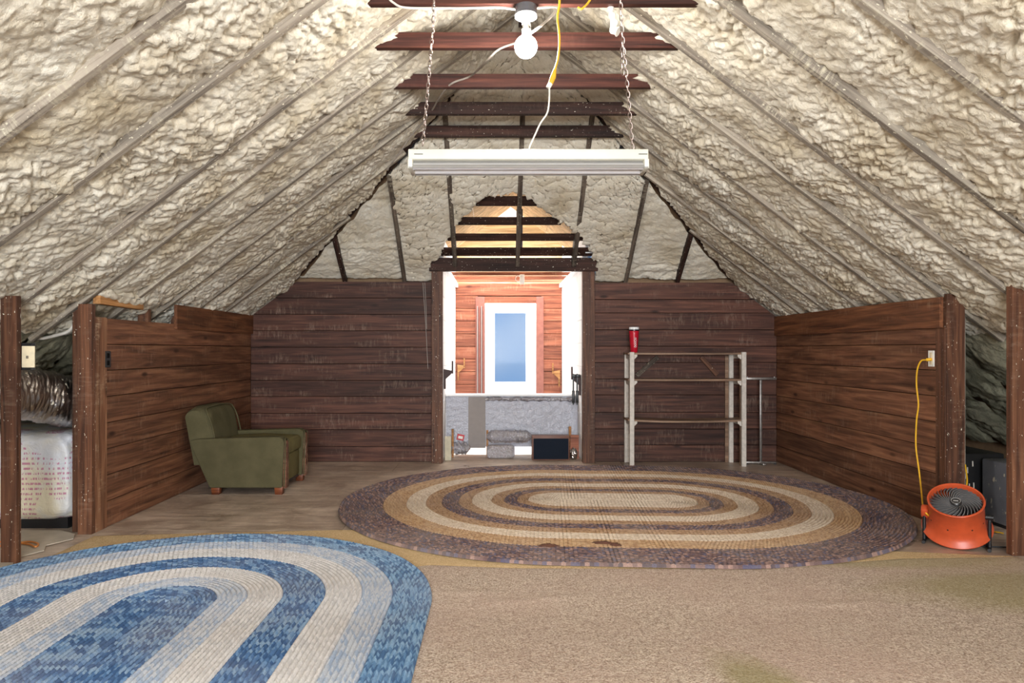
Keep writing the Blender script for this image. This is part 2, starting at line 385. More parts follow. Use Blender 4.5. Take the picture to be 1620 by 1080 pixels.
def cr(pts, n=10):                             # Catmull-Rom
    P = [Vector(p) for p in pts]; P = [P[0] * 2 - P[1]] + P + [P[-1] * 2 - P[-2]]; out = []
    for i in range(1, len(P) - 2):
        for k in range(n):
            t = k / n; a, b, c, d = P[i - 1:i + 3]
            out.append(.5 * ((2 * b) + (c - a) * t + (2 * a - 5 * b + 4 * c - d) * t * t + (3 * b - a - 3 * c + d) * t ** 3))
    return out + [P[-2]]

BOARD = {}
def board(name, L, Wd, T, mat, parent, origin, xdir=(1, 0, 0), zdir=(0, 0, 1), bev=.002):
    """box of length L (local x), width Wd (local z), thickness T (local y), centred on origin"""
    key = (round(L, 3), round(Wd, 3), round(T, 3), mat)
    if key not in BOARD:
        me = bpy.data.meshes.new(name); bm = bmesh.new()
        bmesh.ops.create_cube(bm, size=1); bmesh.ops.scale(bm, vec=(L, T, Wd), verts=bm.verts)
        bmesh.ops.bevel(bm, geom=list(bm.edges), offset=min(bev, T * .3), segments=1, affect='EDGES')
        bm.to_mesh(me); bm.free(); me.materials.append(MATS[mat]); BOARD[key] = me
    o = link(name, BOARD[key], parent)
    x = Vector(xdir).normalized(); z = Vector(zdir); z = (z - x * z.dot(x)).normalized(); y = z.cross(x)
    m = Matrix((x, y, z)).transposed().to_4x4(); m.translation = Vector(origin); o.matrix_basis = m
    return o

def grid(name, P, mat, parent=None, mask=None, uv=None, smooth=True, uvq=None):
    """P: (nu, nv, 3) array"""
    nu, nv = P.shape[:2]; idx = np.arange(nu * nv).reshape(nu, nv)
    q = np.stack([idx[:-1, :-1], idx[1:, :-1], idx[1:, 1:], idx[:-1, 1:]], -1).reshape(-1, 4)
    if mask is not None: q = q[mask.reshape(-1)]
    me = bpy.data.meshes.new(name); n = len(q)
    me.vertices.add(nu * nv); me.vertices.foreach_set('co', P.reshape(-1).astype(np.float32))
    me.loops.add(n * 4); me.loops.foreach_set('vertex_index', q.reshape(-1).astype(np.int32))
    me.polygons.add(n); me.polygons.foreach_set('loop_start', np.arange(0, n * 4, 4, dtype=np.int32)); me.polygons.foreach_set('loop_total', np.full(n, 4, np.int32))
    if smooth: me.polygons.foreach_set('use_smooth', np.ones(n, bool))
    if uv is not None:
        l = me.uv_layers.new(name='UVMap'); l.data.foreach_set('uv', uv.reshape(-1, 2)[q.reshape(-1)].reshape(-1).astype(np.float32))
    if uvq is not None:
        l = me.uv_layers.new(name='UVMap'); l.data.foreach_set('uv', uvq.reshape(-1).astype(np.float32))
    me.update(calc_edges=True); me.validate()
    return link(name, me, parent, mat)

# ------------------------------------------------------------------ noise (numpy)
def hash2(ix, iy, s):
    h = (ix.astype(np.int64) * 374761393 + iy.astype(np.int64) * 668265263 + s * 2147483647 + 1013904223) & 0xffffffff
    h = ((h ^ (h >> 13)) * 1274126177) & 0xffffffff
    return ((h ^ (h >> 16)) & 0xffffff) / float(0xffffff)
def perlin(x, y, s=0):
    x0 = np.floor(x); y0 = np.floor(y); fx = x - x0; fy = y - y0; u = fx * fx * fx * (fx * (fx * 6 - 15) + 10); v = fy * fy * fy * (fy * (fy * 6 - 15) + 10)
    def g(dx, dy):
        a = hash2(x0 + dx, y0 + dy, s) * 2 * PI; return np.cos(a) * (fx - dx) + np.sin(a) * (fy - dy)
    a = g(0, 0) * (1 - u) + g(1, 0) * u; b = g(0, 1) * (1 - u) + g(1, 1) * u
    return (a * (1 - v) + b * v) * 1.4
def worley(x, y, s=0):
    x0 = np.floor(x); y0 = np.floor(y); d = np.full(x.shape, 9.0)
    for i in (-1, 0, 1):
        for j in (-1, 0, 1):
            px = x0 + i + hash2(x0 + i, y0 + j, s); py = y0 + j + hash2(x0 + i, y0 + j, s + 77)
            d = np.minimum(d, (px - x) ** 2 + (py - y) ** 2)
    return np.sqrt(d)
def puff(x, y, s, k=7.0):
    x0 = np.floor(x); y0 = np.floor(y); d = np.zeros(x.shape)
    for i in (-1, 0, 1):
        for j in (-1, 0, 1):
            px = x0 + i + hash2(x0 + i, y0 + j, s); py = y0 + j + hash2(x0 + i, y0 + j, s + 77)
            d += np.exp(-k * ((px - x) ** 2 + (py - y) ** 2))
    return np.clip(1 + 1.25 * np.log(d + 1e-6) / k, -.3, 1.2)
def foam_height(a, b, s, rough=1.0):
    wa = a + .05 * perlin(a / .22, b / .22, s + 1) + .018 * perlin(a / .06, b / .06, s + 9); wb = b + .05 * perlin(a / .22, b / .22, s + 2) + .018 * perlin(a / .06, b / .06, s + 8)
    amp = .6 + .8 * np.clip(perlin(a / .7, b / .7, s + 3) + .5, 0, 1)
    h = .026 * perlin(a / .42, b / .5, s + 4)
    h += .026 * (np.abs(perlin(wa / .12, wb / .34, s + 5)) - .2) * amp
    h += .022 * (puff(wa / .085, wb / .13, s + 6) - .5) * amp * rough
    h += .024 * (puff(wa / .042, wb / .055, s + 7) - .5) * amp * rough
    h += .014 * (puff(wa / .021, wb / .025, s + 10) - .5) * amp
    return h

# ================================================================== THE SETTING
# ------------------------------------------------------------------ floor
floor = MB().box(-4.9, 5.3, -3.6, 8.9, -.16, -.02).build('floor', 'wall_backing')
tag(floor, 'worn brown plywood attic floor around the rugs', 'floor', kind='structure')
yy = -3.5; row = 0
while yy < 8.1:
    y1 = min(yy + 1.22, 8.12); x = -4.85 - (row % 2) * 1.1
    while x < 5.2:
        xa, xb = max(x, -4.85), min(x + 2.44, 5.25)
        if xb - xa > .1:
            me = MB().box(-(xb - xa) / 2 + .002, (xb - xa) / 2 - .002, -(y1 - yy) / 2 + .002, (y1 - yy) / 2 - .002, -.02, 0)
            p = me.build('floor_panel', 'floor_wood', floor); p.location = ((xa + xb) / 2, (yy + y1) / 2, 0)
        x += 2.44
    yy = y1; row += 1
for k in range(4):                                # boards across the dormer threshold
    board('floor_board', DXR - DXL + .3, .135, .02, 'floor_wood', floor, (XC, 8.19 + k * .14, -.01), (1, 0, 0), (0, 1, 0))

# ------------------------------------------------------------------ ceiling: rafters, foam, ties
ceil_ = thing('ceiling', (0, 0, 0), 'sloped attic roof underside with spray foam between rafters', 'ceiling', kind='structure')
RIGHT = [-3.4, -2.5, -1.6, -.7, .2, 1.0, 1.9, 2.55, 3.19, 3.84, 4.5, 5.11, 5.72, 6.33, 6.92, 7.5, 8.2]
LEFT = [-3.4, -2.5, -1.6, -.7, .2, 1.0, 1.8, 2.41, 3.057, 3.705, 4.417, 4.97, 5.54, 6.13, 6.72, 7.36, 8.2]
def slope(sg, d, Y, t):
    return np.stack([XC + sg * (d * CA + t * SA), Y, ZR - d * SA + t * CA], -1)
for sg, ys in ((1, RIGHT), (-1, LEFT)):
    for i, Y in enumerate(ys):
        d0 = max(0, (Y - YH)) / CA; d1 = 5.75 if Y < 3.5 else 4.2
        if d1 - d0 < .3: continue
        o = slope(sg, np.array((d0 + d1) / 2), np.array(Y), .07)
        board('rafter', d1 - d0, .14, .046, 'rafter_wood', ceil_, o, (sg * CA, 0, -SA), (sg * SA, 0, CA))
    for i in range(len(ys) - 1):
        y0, y1 = ys[i], ys[i + 1]
        far = y1 < 1.85; st = .06 if far else .0095
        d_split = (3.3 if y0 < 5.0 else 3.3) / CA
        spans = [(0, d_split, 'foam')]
        spans.append((d_split, 5.75, 'foam_old_shaded'))
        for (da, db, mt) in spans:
            if mt == 'foam_old_shaded' and not far: st2 = .018 if y0 < 5.2 else .03
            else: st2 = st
            nu = max(6, int((y1 - y0) / st2)); nv = max(8, int((db - da) / st2))
            u = np.linspace(y0, y1, nu)[:, None] * np.ones((1, nv))
            gap = (.035 + .03 * perlin(u[:, :1] / .15, u[:, :1] * 0 + 3.3, i)) * np.clip((u[:, :1] - 6.3) / .4, -.6, 1)
            d0 = np.maximum(da, np.where(u[:, :1] > YH - .3, (u[:, :1] - YH) / CA + gap * 1.2, 0)); d0 = np.maximum(d0, 0)
            if (d0.max() >= db): d0 = np.minimum(d0, db - .02)
            d = d0 + (db - d0) * np.linspace(0, 1, nv)[None, :]
            sd = 100 + 40 * i + (7 if sg > 0 else 0)
            h = foam_height(d, u, sd)
            e = np.minimum(u - y0, y1 - u)
            edge = np.exp(-e / .045) * (.004 + .022 * np.clip(perlin(d / .35, u / .3, sd + 20) * 1.6 + .2, 0, 1))
            t = .034 - h + edge + .008 * np.cos((u - y0) / (y1 - y0) * 2 * PI)
            if mt == 'foam_old_shaded': t = t + .015 - .05 * np.clip((d - da) / .3, 0, 1)
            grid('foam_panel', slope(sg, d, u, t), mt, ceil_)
    # decking above the rafters
    P = np.array([[slope(sg, np.array(0.), np.array(-3.6), .16), slope(sg, np.array(6.1), np.array(-3.6), .16)], [slope(sg, np.array(0.), np.array(8.5), .16), slope(sg, np.array(6.1), np.array(8.5), .16)]])
    grid('roof_deck', P, 'deck', ceil_, smooth=False)
board('ridge_board', 9.2, .2, .03, 'tie_wood', ceil_, (XC, 1.1, ZR + .05), (0, 1, 0), (0, 0, 1))
# hip end
def hipZ(Y): return 2.01 + .75 * (8.12 - Y)
def hip_ray(px, py, t=0.0):
    Y = (6.85 + t / CA) / ((CY - py) / F + .75); return (px - CX) * Y / F, Y
JACK = [-1.695, -1.024, -.45, .233, .847, 1.448, 2.03]
for X in JACK:
    yt = max(YH + abs(X - XC) + .02, 6.35); yb = 7.93 if -.72 < X < 1.1 else 8.14
    L = (yb - yt) / CA; ym = (yb + yt) / 2
    board('jack_rafter', L, .12, .045, 'jack_wood' if abs(X - .2) < 1.5 else 'dark_batten', ceil_, (X, ym + .06 * SA, hipZ(ym) + .06 * CA), (0, CA, -SA), (0, SA, CA))
for sg in (-1, 1):
    a = Vector((XC + sg * 2.46, 8.16, 1.98)); b = Vector((XC, YH, ZR)); d = (b - a)
    board('hip_rafter', d.length, .16, .05, 'dark_batten', ceil_, (a + b) / 2 + Vector((0, 0, .13)), d, (0, 0, 1))
hole_px = [(694, 407), (703, 386), (712, 378), (724, 352), (742, 338), (757, 318), (772, 309), (788, 314), (806, 309), (818, 306), (832, 312), (846, 322), (868, 338), (886, 352), (905, 362), (914, 374), (926, 384), (934, 398), (938, 409), (938, 440), (690, 440)]
hole = np.array([hip_ray(*p) for p in hole_px])
def inside(x, y, poly):
    r = np.zeros(x.shape, bool); n = len(poly)
    for i in range(n):
        (xa, ya), (xb, yb) = poly[i], poly[(i + 1) % n]
        c = ((ya > y) != (yb > y)) & (x < (xb - xa) * (y - ya) / (yb - ya + 1e-12) + xa); r ^= c
    return r
edges = [XC - 2.42] + JACK + [XC + 2.42]
for i in range(len(edges) - 1):
    xa, xb = edges[i], edges[i + 1]; st = .013
    mid = min(abs(xa - XC), abs(xb - XC)) if (xa - XC) * (xb - XC) > 0 else 0
    nu = max(8, int((xb - xa) / st)); nv = int((8.12 - YH - mid) / CA / st)
    u = np.linspace(xa, xb, nu)[:, None] * np.ones((1, nv))
    yt = YH + np.abs(u[:, :1] - XC) + (.04 + .03 * perlin(u[:, :1] / .12, u[:, :1] * 0 + 1.5, 60 + i)) * np.clip((np.abs(u[:, :1] - XC) - .6) / .4, -.6, 1)
    yt = np.minimum(yt, 8.10)
    Y = 8.125 + (yt - 8.125) * np.linspace(0, 1, nv)[None, :]
    h = foam_height(Y / CA, u, 900 + i * 30, .6)
    e = np.minimum(u - xa, xb - u); t = .062 - h * .8 + np.exp(-e / .04) * .012
    P = np.stack([u, Y + t * SA, hipZ(Y) + t * CA], -1)
    cxm = (u[:-1, :-1] + u[1:, 1:]) / 2; cym = (Y[:-1, :-1] + Y[1:, 1:]) / 2
    wx = cxm + .03 * perlin(cxm / .06, cym / .06, 3); wy = cym + .03 * perlin(cxm / .06, cym / .06, 4)
    m = ~inside(wx, wy, hole); zc = hipZ(cym)
    m &= ~((cxm > -.72) & (cxm < 1.1) & (zc < 2.20))
    o = grid('foam_panel', P, 'foam', ceil_, mask=m)
    if -1.1 < xa < 1.0:
        sm = o.modifiers.new('thickness', 'SOLIDIFY'); sm.thickness = .045; sm.offset = 1
# skip sheathing boards of the old hip roof, seen through the torn foam
for (ya, yb, xa, xb) in ((311, 325, 744, 852), (344, 355, 716, 888), (370, 380, 700, 930), (392, 404, 692, 940)):
    _, Y0 = hip_ray(800, yb, .12); _, Y1 = hip_ray(800, ya, .12); Ym = (Y0 + Y1) / 2
    x0 = (xa - CX) * Ym / F; x1 = (xb - CX) * Ym / F
    board('roof_batten', x1 - x0, (Y0 - Y1) / CA * 1.0, .022, 'dark_batten', ceil_, ((x0 + x1) / 2, Ym + .13 * 0, hipZ(Ym) + .12 / CA), (1, 0, 0), (0, -CA, SA))
for x0, x1, ya, yb in ((-3.2, -.95, 6.0, 8.5), (1.3, 3.6, 6.0, 8.5), (-1.2, 1.6, 5.4, 6.75)):
    P = np.array([[(x0, ya, hipZ(ya) + .2), (x0, yb, hipZ(yb) + .2)], [(x1, ya, hipZ(ya) + .2), (x1, yb, hipZ(yb) + .2)]]); grid('roof_deck', P, 'deck', ceil_, smooth=False)
# collar ties
for Y in (2.75, 3.38, 4.0, 4.576, 5.263, 5.858, 6.469):
    hw = .955 + .02 * random.random()
    board('collar_tie', 2 * hw, .098, .045, 'tie_wood' if Y < 5.8 else 'dark_batten', ceil_, (XC, Y, 3.19), (1, 0, 0), (0, 0, 1))
# foam over the ends of the ties
for Y in (4.0, 4.576, 5.263, 5.858, 6.469):
    for sg in (-1, 1):
        n = 22; th = np.linspace(0, 2 * PI, n)[:, None]; ph = np.linspace(0, PI, 14)[None, :]
        s0 = int(Y * 100) + sg
        r = 1 + .35 * perlin(th * 1.3 + 0 * ph, ph * 2.2 + 0 * th, s0)
        wx, wy, wz = .16, .05, .045
        P = np.stack([XC + sg * (.98 - .0) + wx * r * np.sin(ph) * np.cos(th), Y - .02 + wy * r * np.sin(ph) * np.sin(th), 3.21 + wz * r * np.cos(ph) + 0 * th], -1)
        grid('foam_blob', P, 'foam', ceil_)

# ------------------------------------------------------------------ back wall
def wall_root(name, label): return thing(name, (0, 0, 0), label, 'wall', kind='structure')
wb = wall_root('wall_back', 'dark reddish-brown horizontal plank wall around the dormer opening')
def roofx(Z, sg): return XC + sg * (ZR - Z) / .75
def xlim(Z, sg): return max(XL, roofx(Z, -1)) if sg < 0 else min(XR, roofx(Z, 1))
MB().prism([(XL - .2, 0), (-.6, 0), (-.6, 2.0), (roofx(2.0, -1), 2.0), (roofx(1.5, -1), 1.5), (XL - .2, 1.4)], 'y', YB + .03, YB + .06).build('backing', 'wall_backing', wb)
MB().prism([(XR + .2, 0), (.967, 0), (.967, 2.0), (roofx(2.0, 1), 2.0), (roofx(1.5, 1), 1.5), (XR + .2, 1.4)], 'y', YB + .03, YB + .06).build('backing', 'wall_backing', wb)
ZL = [0, .171, .357, .540, .728, .908, 1.092, 1.278, 1.462, 1.644, 1.828, 2.012]
ZRt = [0, .186, .366, .550, .746, .925, 1.108, 1.290, 1.472, 1.660, 1.810, 2.000]
for sg, zs in ((-1, ZL), (1, ZRt)):
    for k in range(len(zs) - 1):
        z0, z1 = zs[k] + .0025, zs[k + 1] - .0025
        xi = -.70 if sg < 0 else (1.075 if k < 10 else .975)
        a0, a1 = xlim(z0, sg) , xlim(z1, sg)
        poly = [(xi, z0), (a0, z0)]
        zk = ZR - .75 * abs((XL if sg < 0 else XR) - XC)
        if z0 < zk < z1: poly.append((XL if sg < 0 else XR, zk))
        poly += [(a1, z1), (xi, z1)]
        cx_ = (xi + a0) / 2; cz = (z0 + z1) / 2; pr = random.uniform(-.002, .002)
        if k == 10 and sg > 0: pr = -.02
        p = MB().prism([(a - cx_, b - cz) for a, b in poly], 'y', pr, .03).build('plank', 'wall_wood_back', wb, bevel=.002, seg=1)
        p.location = (cx_, YB, cz)
for X0, X1 in ((-.712, -.592), (.955, 1.088)):
    board('post', 2.12, X1 - X0, .1, 'post_wood', wb, ((X0 + X1) / 2, 8.06, 1.06), (0, 0, 1), (1, 0, 0))
board('header', 1.85, .145, .09, 'dark_batten', wb, (XC, 8.0, 2.185), (1, 0, 0), (0, 0, 1))

# ------------------------------------------------------------------ knee walls
wl = wall_root('wall_left', 'brown plank knee wall behind the armchair')
MB().box(XL - .06, XL - .03, 5.0, 8.2, 0, 1.46).build('backing', 'wall_backing', wl)
ya, yb = 5.115, YB
for k in range(8):
    z0, z1 = k * .184 + .0025, (k + 1) * .184 - .0025
    board('plank', yb - ya - .004, z1 - z0, .026, 'wall_wood', wl, (XL - .013 + random.uniform(-.002, .002), (ya + yb) / 2, (z0 + z1) / 2), (0, 1, 0), (0, 0, 1))
board('header_board', YB - 6.18, .205, .028, 'header_wood', wl, (XL + .014, (YB + 6.18) / 2, 1.53), (0, 1, 0), (0, 0, 1))
board('trim_board', 1.475, .145, .028, 'trim_wood', wl, (XL - .012, 5.042, .7375), (0, 0, 1), (0, 1, 0))
board('post', 1.56, .095, .05, 'post_wood', wl, (XL - .045, 4.942, .78), (0, 0, 1), (1, 0, 0))
board('post', 1.57, .08, .05, 'post_wood', wl, (XL - .128, 5.01, .785), (0, 0, 1), (1, 0, 0))
board('post', 1.565, .092, .046, 'post_wood', wl, (-2.846, 4.263, .7825), (0, 0, 1), (1, 0, 0))
for y in (5.9, 6.5, 7.1): board('stud', 1.58, .045, .09, 'post_wood', wl, (XL - .115, y, .79), (0, 0, 1), (0, 1, 0))
board('blocking', .62, .075, .05, 'raw_wood', wl, (XL - .02, 5.33, 1.60), (0, 1, -.015), (0, 0, 1))
wr = wall_root('wall_right', 'brown plank knee wall behind the orange fan')
MB().box(XR + .03, XR + .06, 5.1, 8.2, 0, 1.6).build('backing', 'wall_backing', wr)
ya, yb = 5.17, YB
for k in range(8):
    z0, z1 = k * .184 + .0025, (k + 1) * .184 - .0025
    board('plank', yb - ya - .004, z1 - z0, .026, 'wall_wood', wr, (XR + .013 + random.uniform(-.002, .002), (ya + yb) / 2, (z0 + z1) / 2), (0, 1, 0), (0, 0, 1))
board('header_board', YB - 5.09, .215, .028, 'header_wood', wr, (XR - .012, (YB + 5.09) / 2, 1.512), (0, 1, 0), (0, 0, 1))
board('trim_board', 1.405, .11, .028, 'post_wood', wr, (XR + .010, 5.118, .7025), (0, 0, 1), (0, 1, 0))
board('post', 1.64, .125, .06, 'post_wood', wr, (XR + .065, 5.08, .82), (0, 0, 1), (1, 0, 0))
board('post', 1.66, .1, .056, 'post_wood', wr, (XR + .05, 4.434, .83), (0, 0, 1), (1, 0, 0))
board('post', 1.60, .045, .1, 'rafter_wood', wr, (XR + .16, 5.18, .80), (0, 0, 1), (1, 0, 0))

# ------------------------------------------------------------------ walls outside the view that close the attic
for nm, x in (('wall_eave_left', -4.62), ('wall_eave_right', 5.0)):
    tag(MB().box(x - .04, x + .04, -3.6, 8.4, -.02, .75).build(nm, 'deck'), 'low eave board behind the ' + nm[10:] + ' knee wall', 'wall', kind='structure')
wf = wall_root('wall_front', 'plank gable wall behind the viewer with an assumed window')
for x0, x1, z0, z1 in ((-4.8, -1.03, 0, 3.9), (1.41, 5.2, 0, 3.9), (-1.03, 1.41, 0, .78), (-1.03, 1.41, 2.52, 3.9)):
    MB().box(x0, x1, -3.56, -3.5, z0, z1).build('plank_panel', 'wall_wood', wf)
for y0, y1, nm in ((8.3, 8.36, 'wall_attic_back'),):
    w = wall_root(nm, 'rough boards closing the attic behind the plank wall')
    MB().box(-4.8, DXL - .1, y0, y1, 0, 2.1).build('plank_panel', 'deck', w); MB().box(DXR + .1, 5.2, y0, y1, 0, 2.1).build('plank_panel', 'deck', w)

# ------------------------------------------------------------------ dormer
wdl = wall_root('wall_dormer_left', 'bright white board wall on the armchair side of the dormer')
wdr = wall_root('wall_dormer_right', 'bright white board wall on the shelf side of the dormer')
for w, x, sg in ((wdl, DXL, -1), (wdr, DXR, 1)):
    MB().box(min(x + sg * .03, x + sg * .06), max(x + sg * .03, x + sg * .06), 8.15, DYE + .05, -.02, 2.42).build('backing', 'white_paint', w)
    for k in range(9):
        board('plank', DYE - 8.16, .262, .028, 'white_paint', w, (x + sg * .014, (DYE + 8.16) / 2, .132 + k * .265), (0, 1, 0), (0, 0, 1))
tag(MB().box(DXL - .1, DXR + .1, 8.72, DYE + .1, -.1, -.005).build('floor_dormer', 'white_paint'), 'white floor of the dormer behind the foil board', 'floor', kind='structure')
wde = wall_root('wall_dormer_end', 'orange-brown plank wall holding the dormer window')
WX0, WX1 = (767 - CX) * DYE / F, (848 - CX) * DYE / F       # window sash
WZ1 = EYE + (CY - 480) * DYE / F; WZ0 = .42
CXA, CXB, CZT = WX0 - .135, WX1 + .11, WZ1 + .10             # casing outer
bx = MB()
bx.box(DXL - .06, WX0, DYE + .03, DYE + .06, -.02, 2.42).box(WX1, DXR + .06, DYE + .03, DYE + .06, -.02, 2.42).box(WX0, WX1, DYE + .03, DYE + .06, WZ1, 2.42).box(WX0, WX1, DYE + .03, DYE + .06, -.02, WZ0)
bx.build('backing', 'wall_backing', wde)
for k in range(12):
    z0 = .0 + k * .186; z1 = z0 + .179
    if z1 <= CZT + .02:
        for a, b in ((DXL, CXA + .03), (CXB - .03, DXR)):
            board('plank', b - a, z1 - z0, .03, 'orange_wood', wde, ((a + b) / 2, DYE + .015, (z0 + z1) / 2))
    else:
        board('plank', DXR - DXL, z1 - z0, .03, 'orange_wood', wde, (XC - .006, DYE + .015, (z0 + z1) / 2))
w1 = thing('window_1', (0, 0, 0), 'tall white dormer window showing blue sky', 'window', kind='structure')
MB().box(CXA, WX0 - .0, DYE - .035, DYE + .01, .3, CZT).build('casing', 'casing_purple', w1, bevel=.004, seg=1)
MB().box(WX1, CXB, DYE - .035, DYE + .01, .3, CZT).build('casing', 'casing_purple', w1, bevel=.004, seg=1)
MB().box(WX0, WX1, DYE - .035, DYE + .01, WZ1, CZT).build('casing', 'orange_wood', w1, bevel=.004, seg=1)
for k in range(4):
    x = CXA + .02 + k * .03; MB().box(x, x + .016, DYE - .055, DYE - .034, .3, CZT - .14).build('track', 'casing_purple' if k % 2 else 'tape_grey', w1, bevel=.004, seg=1)
GX0, GX1 = (781.5 - CX) * DYE / F, (833 - CX) * DYE / F; GZ0, GZ1 = EYE + (CY - 605) * DYE / F, EYE + (CY - 494) * DYE / F
MB().box(WX0, GX0, DYE - .04, DYE + .02, WZ0, WZ1).build('sash_stile', 'white_paint', w1, bevel=.005)
MB().box(GX1, WX1, DYE - .04, DYE + .02, WZ0, WZ1).build('sash_stile', 'white_paint', w1, bevel=.005)
MB().box(GX0, GX1, DYE - .04, DYE + .02, GZ1, WZ1).build('sash_rail', 'white_paint', w1, bevel=.005)
MB().box(GX0, GX1, DYE - .04, DYE + .02, WZ0, GZ0).build('sash_rail', 'white_paint', w1, bevel=.005)
for a, b, z0, z1 in ((GX0 - .0, GX0 + .012, GZ0, GZ1), (GX1 - .012, GX1, GZ0, GZ1), (GX0, GX1, GZ1 - .012, GZ1), (GX0, GX1, GZ0, GZ0 + .012)):
    MB().box(a, b, DYE - .03, DYE - .005, z0, z1).build('bead', 'white_paint', w1)
MB().box(GX0 - .01, GX1 + .01, DYE - .004, DYE + .002, GZ0 - .01, GZ1 + .01).build('pane', 'window_glass', w1)
# dormer ceiling joists and roof
cd = thing('ceiling_dormer', (0, 0, 0), 'reddish joists and plywood roof over the dormer', 'ceiling', kind='structure')
for k, y in enumerate((8.45, 8.95, 9.45, 9.95, 10.35)):
    board('joist', DXR - DXL + .1, .045, .04, 'orange_wood', cd, (XC - .006, y, 2.237), (1, 0, 0), (0, 0, 1))
for sg in (-1, 1):
    def rz(q): return 3.09 - .75 * q
    def yhip(q): return max(7.0, 8.12 - (rz(q) - .15 - 2.01) / .75)
    for q0, q1, y1 in ((0, .44, 9.38), (.444, .88, 9.38)):
        vs = [(XC + sg * q, y, rz(q) + dz) for dz in (0, .015) for q, y in ((q0, yhip(q0)), (q1, yhip(q1)), (q1, y1), (q0, y1))]
        MB().add(vs, [(0, 1, 2, 3), (7, 6, 5, 4), (0, 4, 5, 1), (1, 5, 6, 2), (2, 6, 7, 3), (3, 7, 4, 0)]).build('plywood_sheet', 'plywood', cd)
    MB().box(*sorted((XC - .006 + sg * .745, XC - .006 + sg * .80)), 8.16, DYE, 2.165, 2.215).build('ledger', 'white_paint', cd)
    MB().box(min(XC + sg * .78, XC + sg * .88), max(XC + sg * .78, XC + sg * .88), 7.9, DYE + .05, 2.30, 3.1).build('cheek', 'white_paint', cd)
MB().box(XC - .9, XC + .9, DYE + .02, DYE + .06, 2.2, 3.12).build('gable_panel', 'plywood', cd)
MB().box(XC - .9, XC + .9, 9.38, DYE + .06, 3.1, 3.12).build('roof_panel', 'white_paint', cd)

# ================================================================== RUGS AND CARPETS
def sheet(name, poly, z, mat, label, cat, step=.05, amp=.003, ridges=()):
    x0, x1 = min(p[0] for p in poly), max(p[0] for p in poly); y0, y1 = min(p[1] for p in poly), max(p[1] for p in poly)
    # rows follow the shape between its back and front edges
    back = sorted([p for p in poly if p[2] == 'b']); front = sorted([p for p in poly if p[2] == 'f'])
    xs = np.linspace(x0, x1, int((x1 - x0) / step)); nv = int((y1 - y0) / step)
    yb_ = np.interp(xs, [p[0] for p in back], [p[1] for p in back]); yf_ = np.interp(xs, [p[0] for p in front], [p[1] for p in front])
    t = np.linspace(0, 1, nv)[None, :]; Y = yb_[:, None] * t + yf_[:, None] * (1 - t); X = xs[:, None] * np.ones((1, nv))
    Z = z + amp * perlin(X / .3, Y / .3, 5) + amp * .5 * perlin(X / .08, Y / .08, 6)
    for (ax, ay, bx_, by, hh, ww) in ridges:
        L2 = (bx_ - ax) ** 2 + (by - ay) ** 2; k = np.clip(((X - ax) * (bx_ - ax) + (Y - ay) * (by - ay)) / L2, 0, 1)
        dd = np.hypot(X - ax - k * (bx_ - ax), Y - ay - k * (by - ay)); Z = Z + hh * np.exp(-(dd / ww) ** 2) * np.sin(np.clip(k, .02, .98) * PI)
    Z[0, :] = Z[-1, :] = z - .008; Z[:, 0] = z - .008; Z[:, -1] = z - .008
    o = grid(name, np.stack([X, Y, Z], -1), mat); tag(o, label, cat); return o
sheet('carpet', [(-2.69, 4.86, 'b'), (-2.62, 4.875, 'b'), (-1.05, 5.03, 'b'), (.5, 4.95, 'b'), (2.3, 4.5, 'b'), (3.12, 4.36, 'b'), (-2.69, 3.41, 'f'), (-1.0, 3.965, 'f'), (-.38, 4.19, 'f'), (.1, 4.13, 'f'), (1.5, 4.11, 'f'), (2.4, 4.32, 'f'), (3.12, 4.35, 'f')], .012, 'carpet_tan',
      'yellowish tan carpet showing as a strip behind the blue rug', 'carpet', .04, .002)
r1 = [tuple(fl(*p))[:2] for p in ((690, 945), (790, 942), (700, 966), (960, 945), (1230, 965), (1420, 958))]
sheet('carpet', [(-2.66, 3.4, 'b'), (-1.0, 3.95, 'b'), (-.38, 4.18, 'b'), (.1, 4.12, 'b'), (1.5, 4.1, 'b'), (2.4, 4.31, 'b'), (3.11, 4.345, 'b'), (-2.66, 1.0, 'f'), (3.11, 1.0, 'f')], .02, 'carpet_beige',
      'large worn beige cut-pile carpet in the foreground with an olive stain and greenish light painted in at right', 'carpet', .03, .002,
      [(r1[0][0], r1[0][1], r1[1][0], r1[1][1], .010, .02), (r1[2][0], r1[2][1], r1[3][0], r1[3][1], .006, .02), (r1[4][0], r1[4][1], r1[5][0], r1[5][1], .008, .025)])

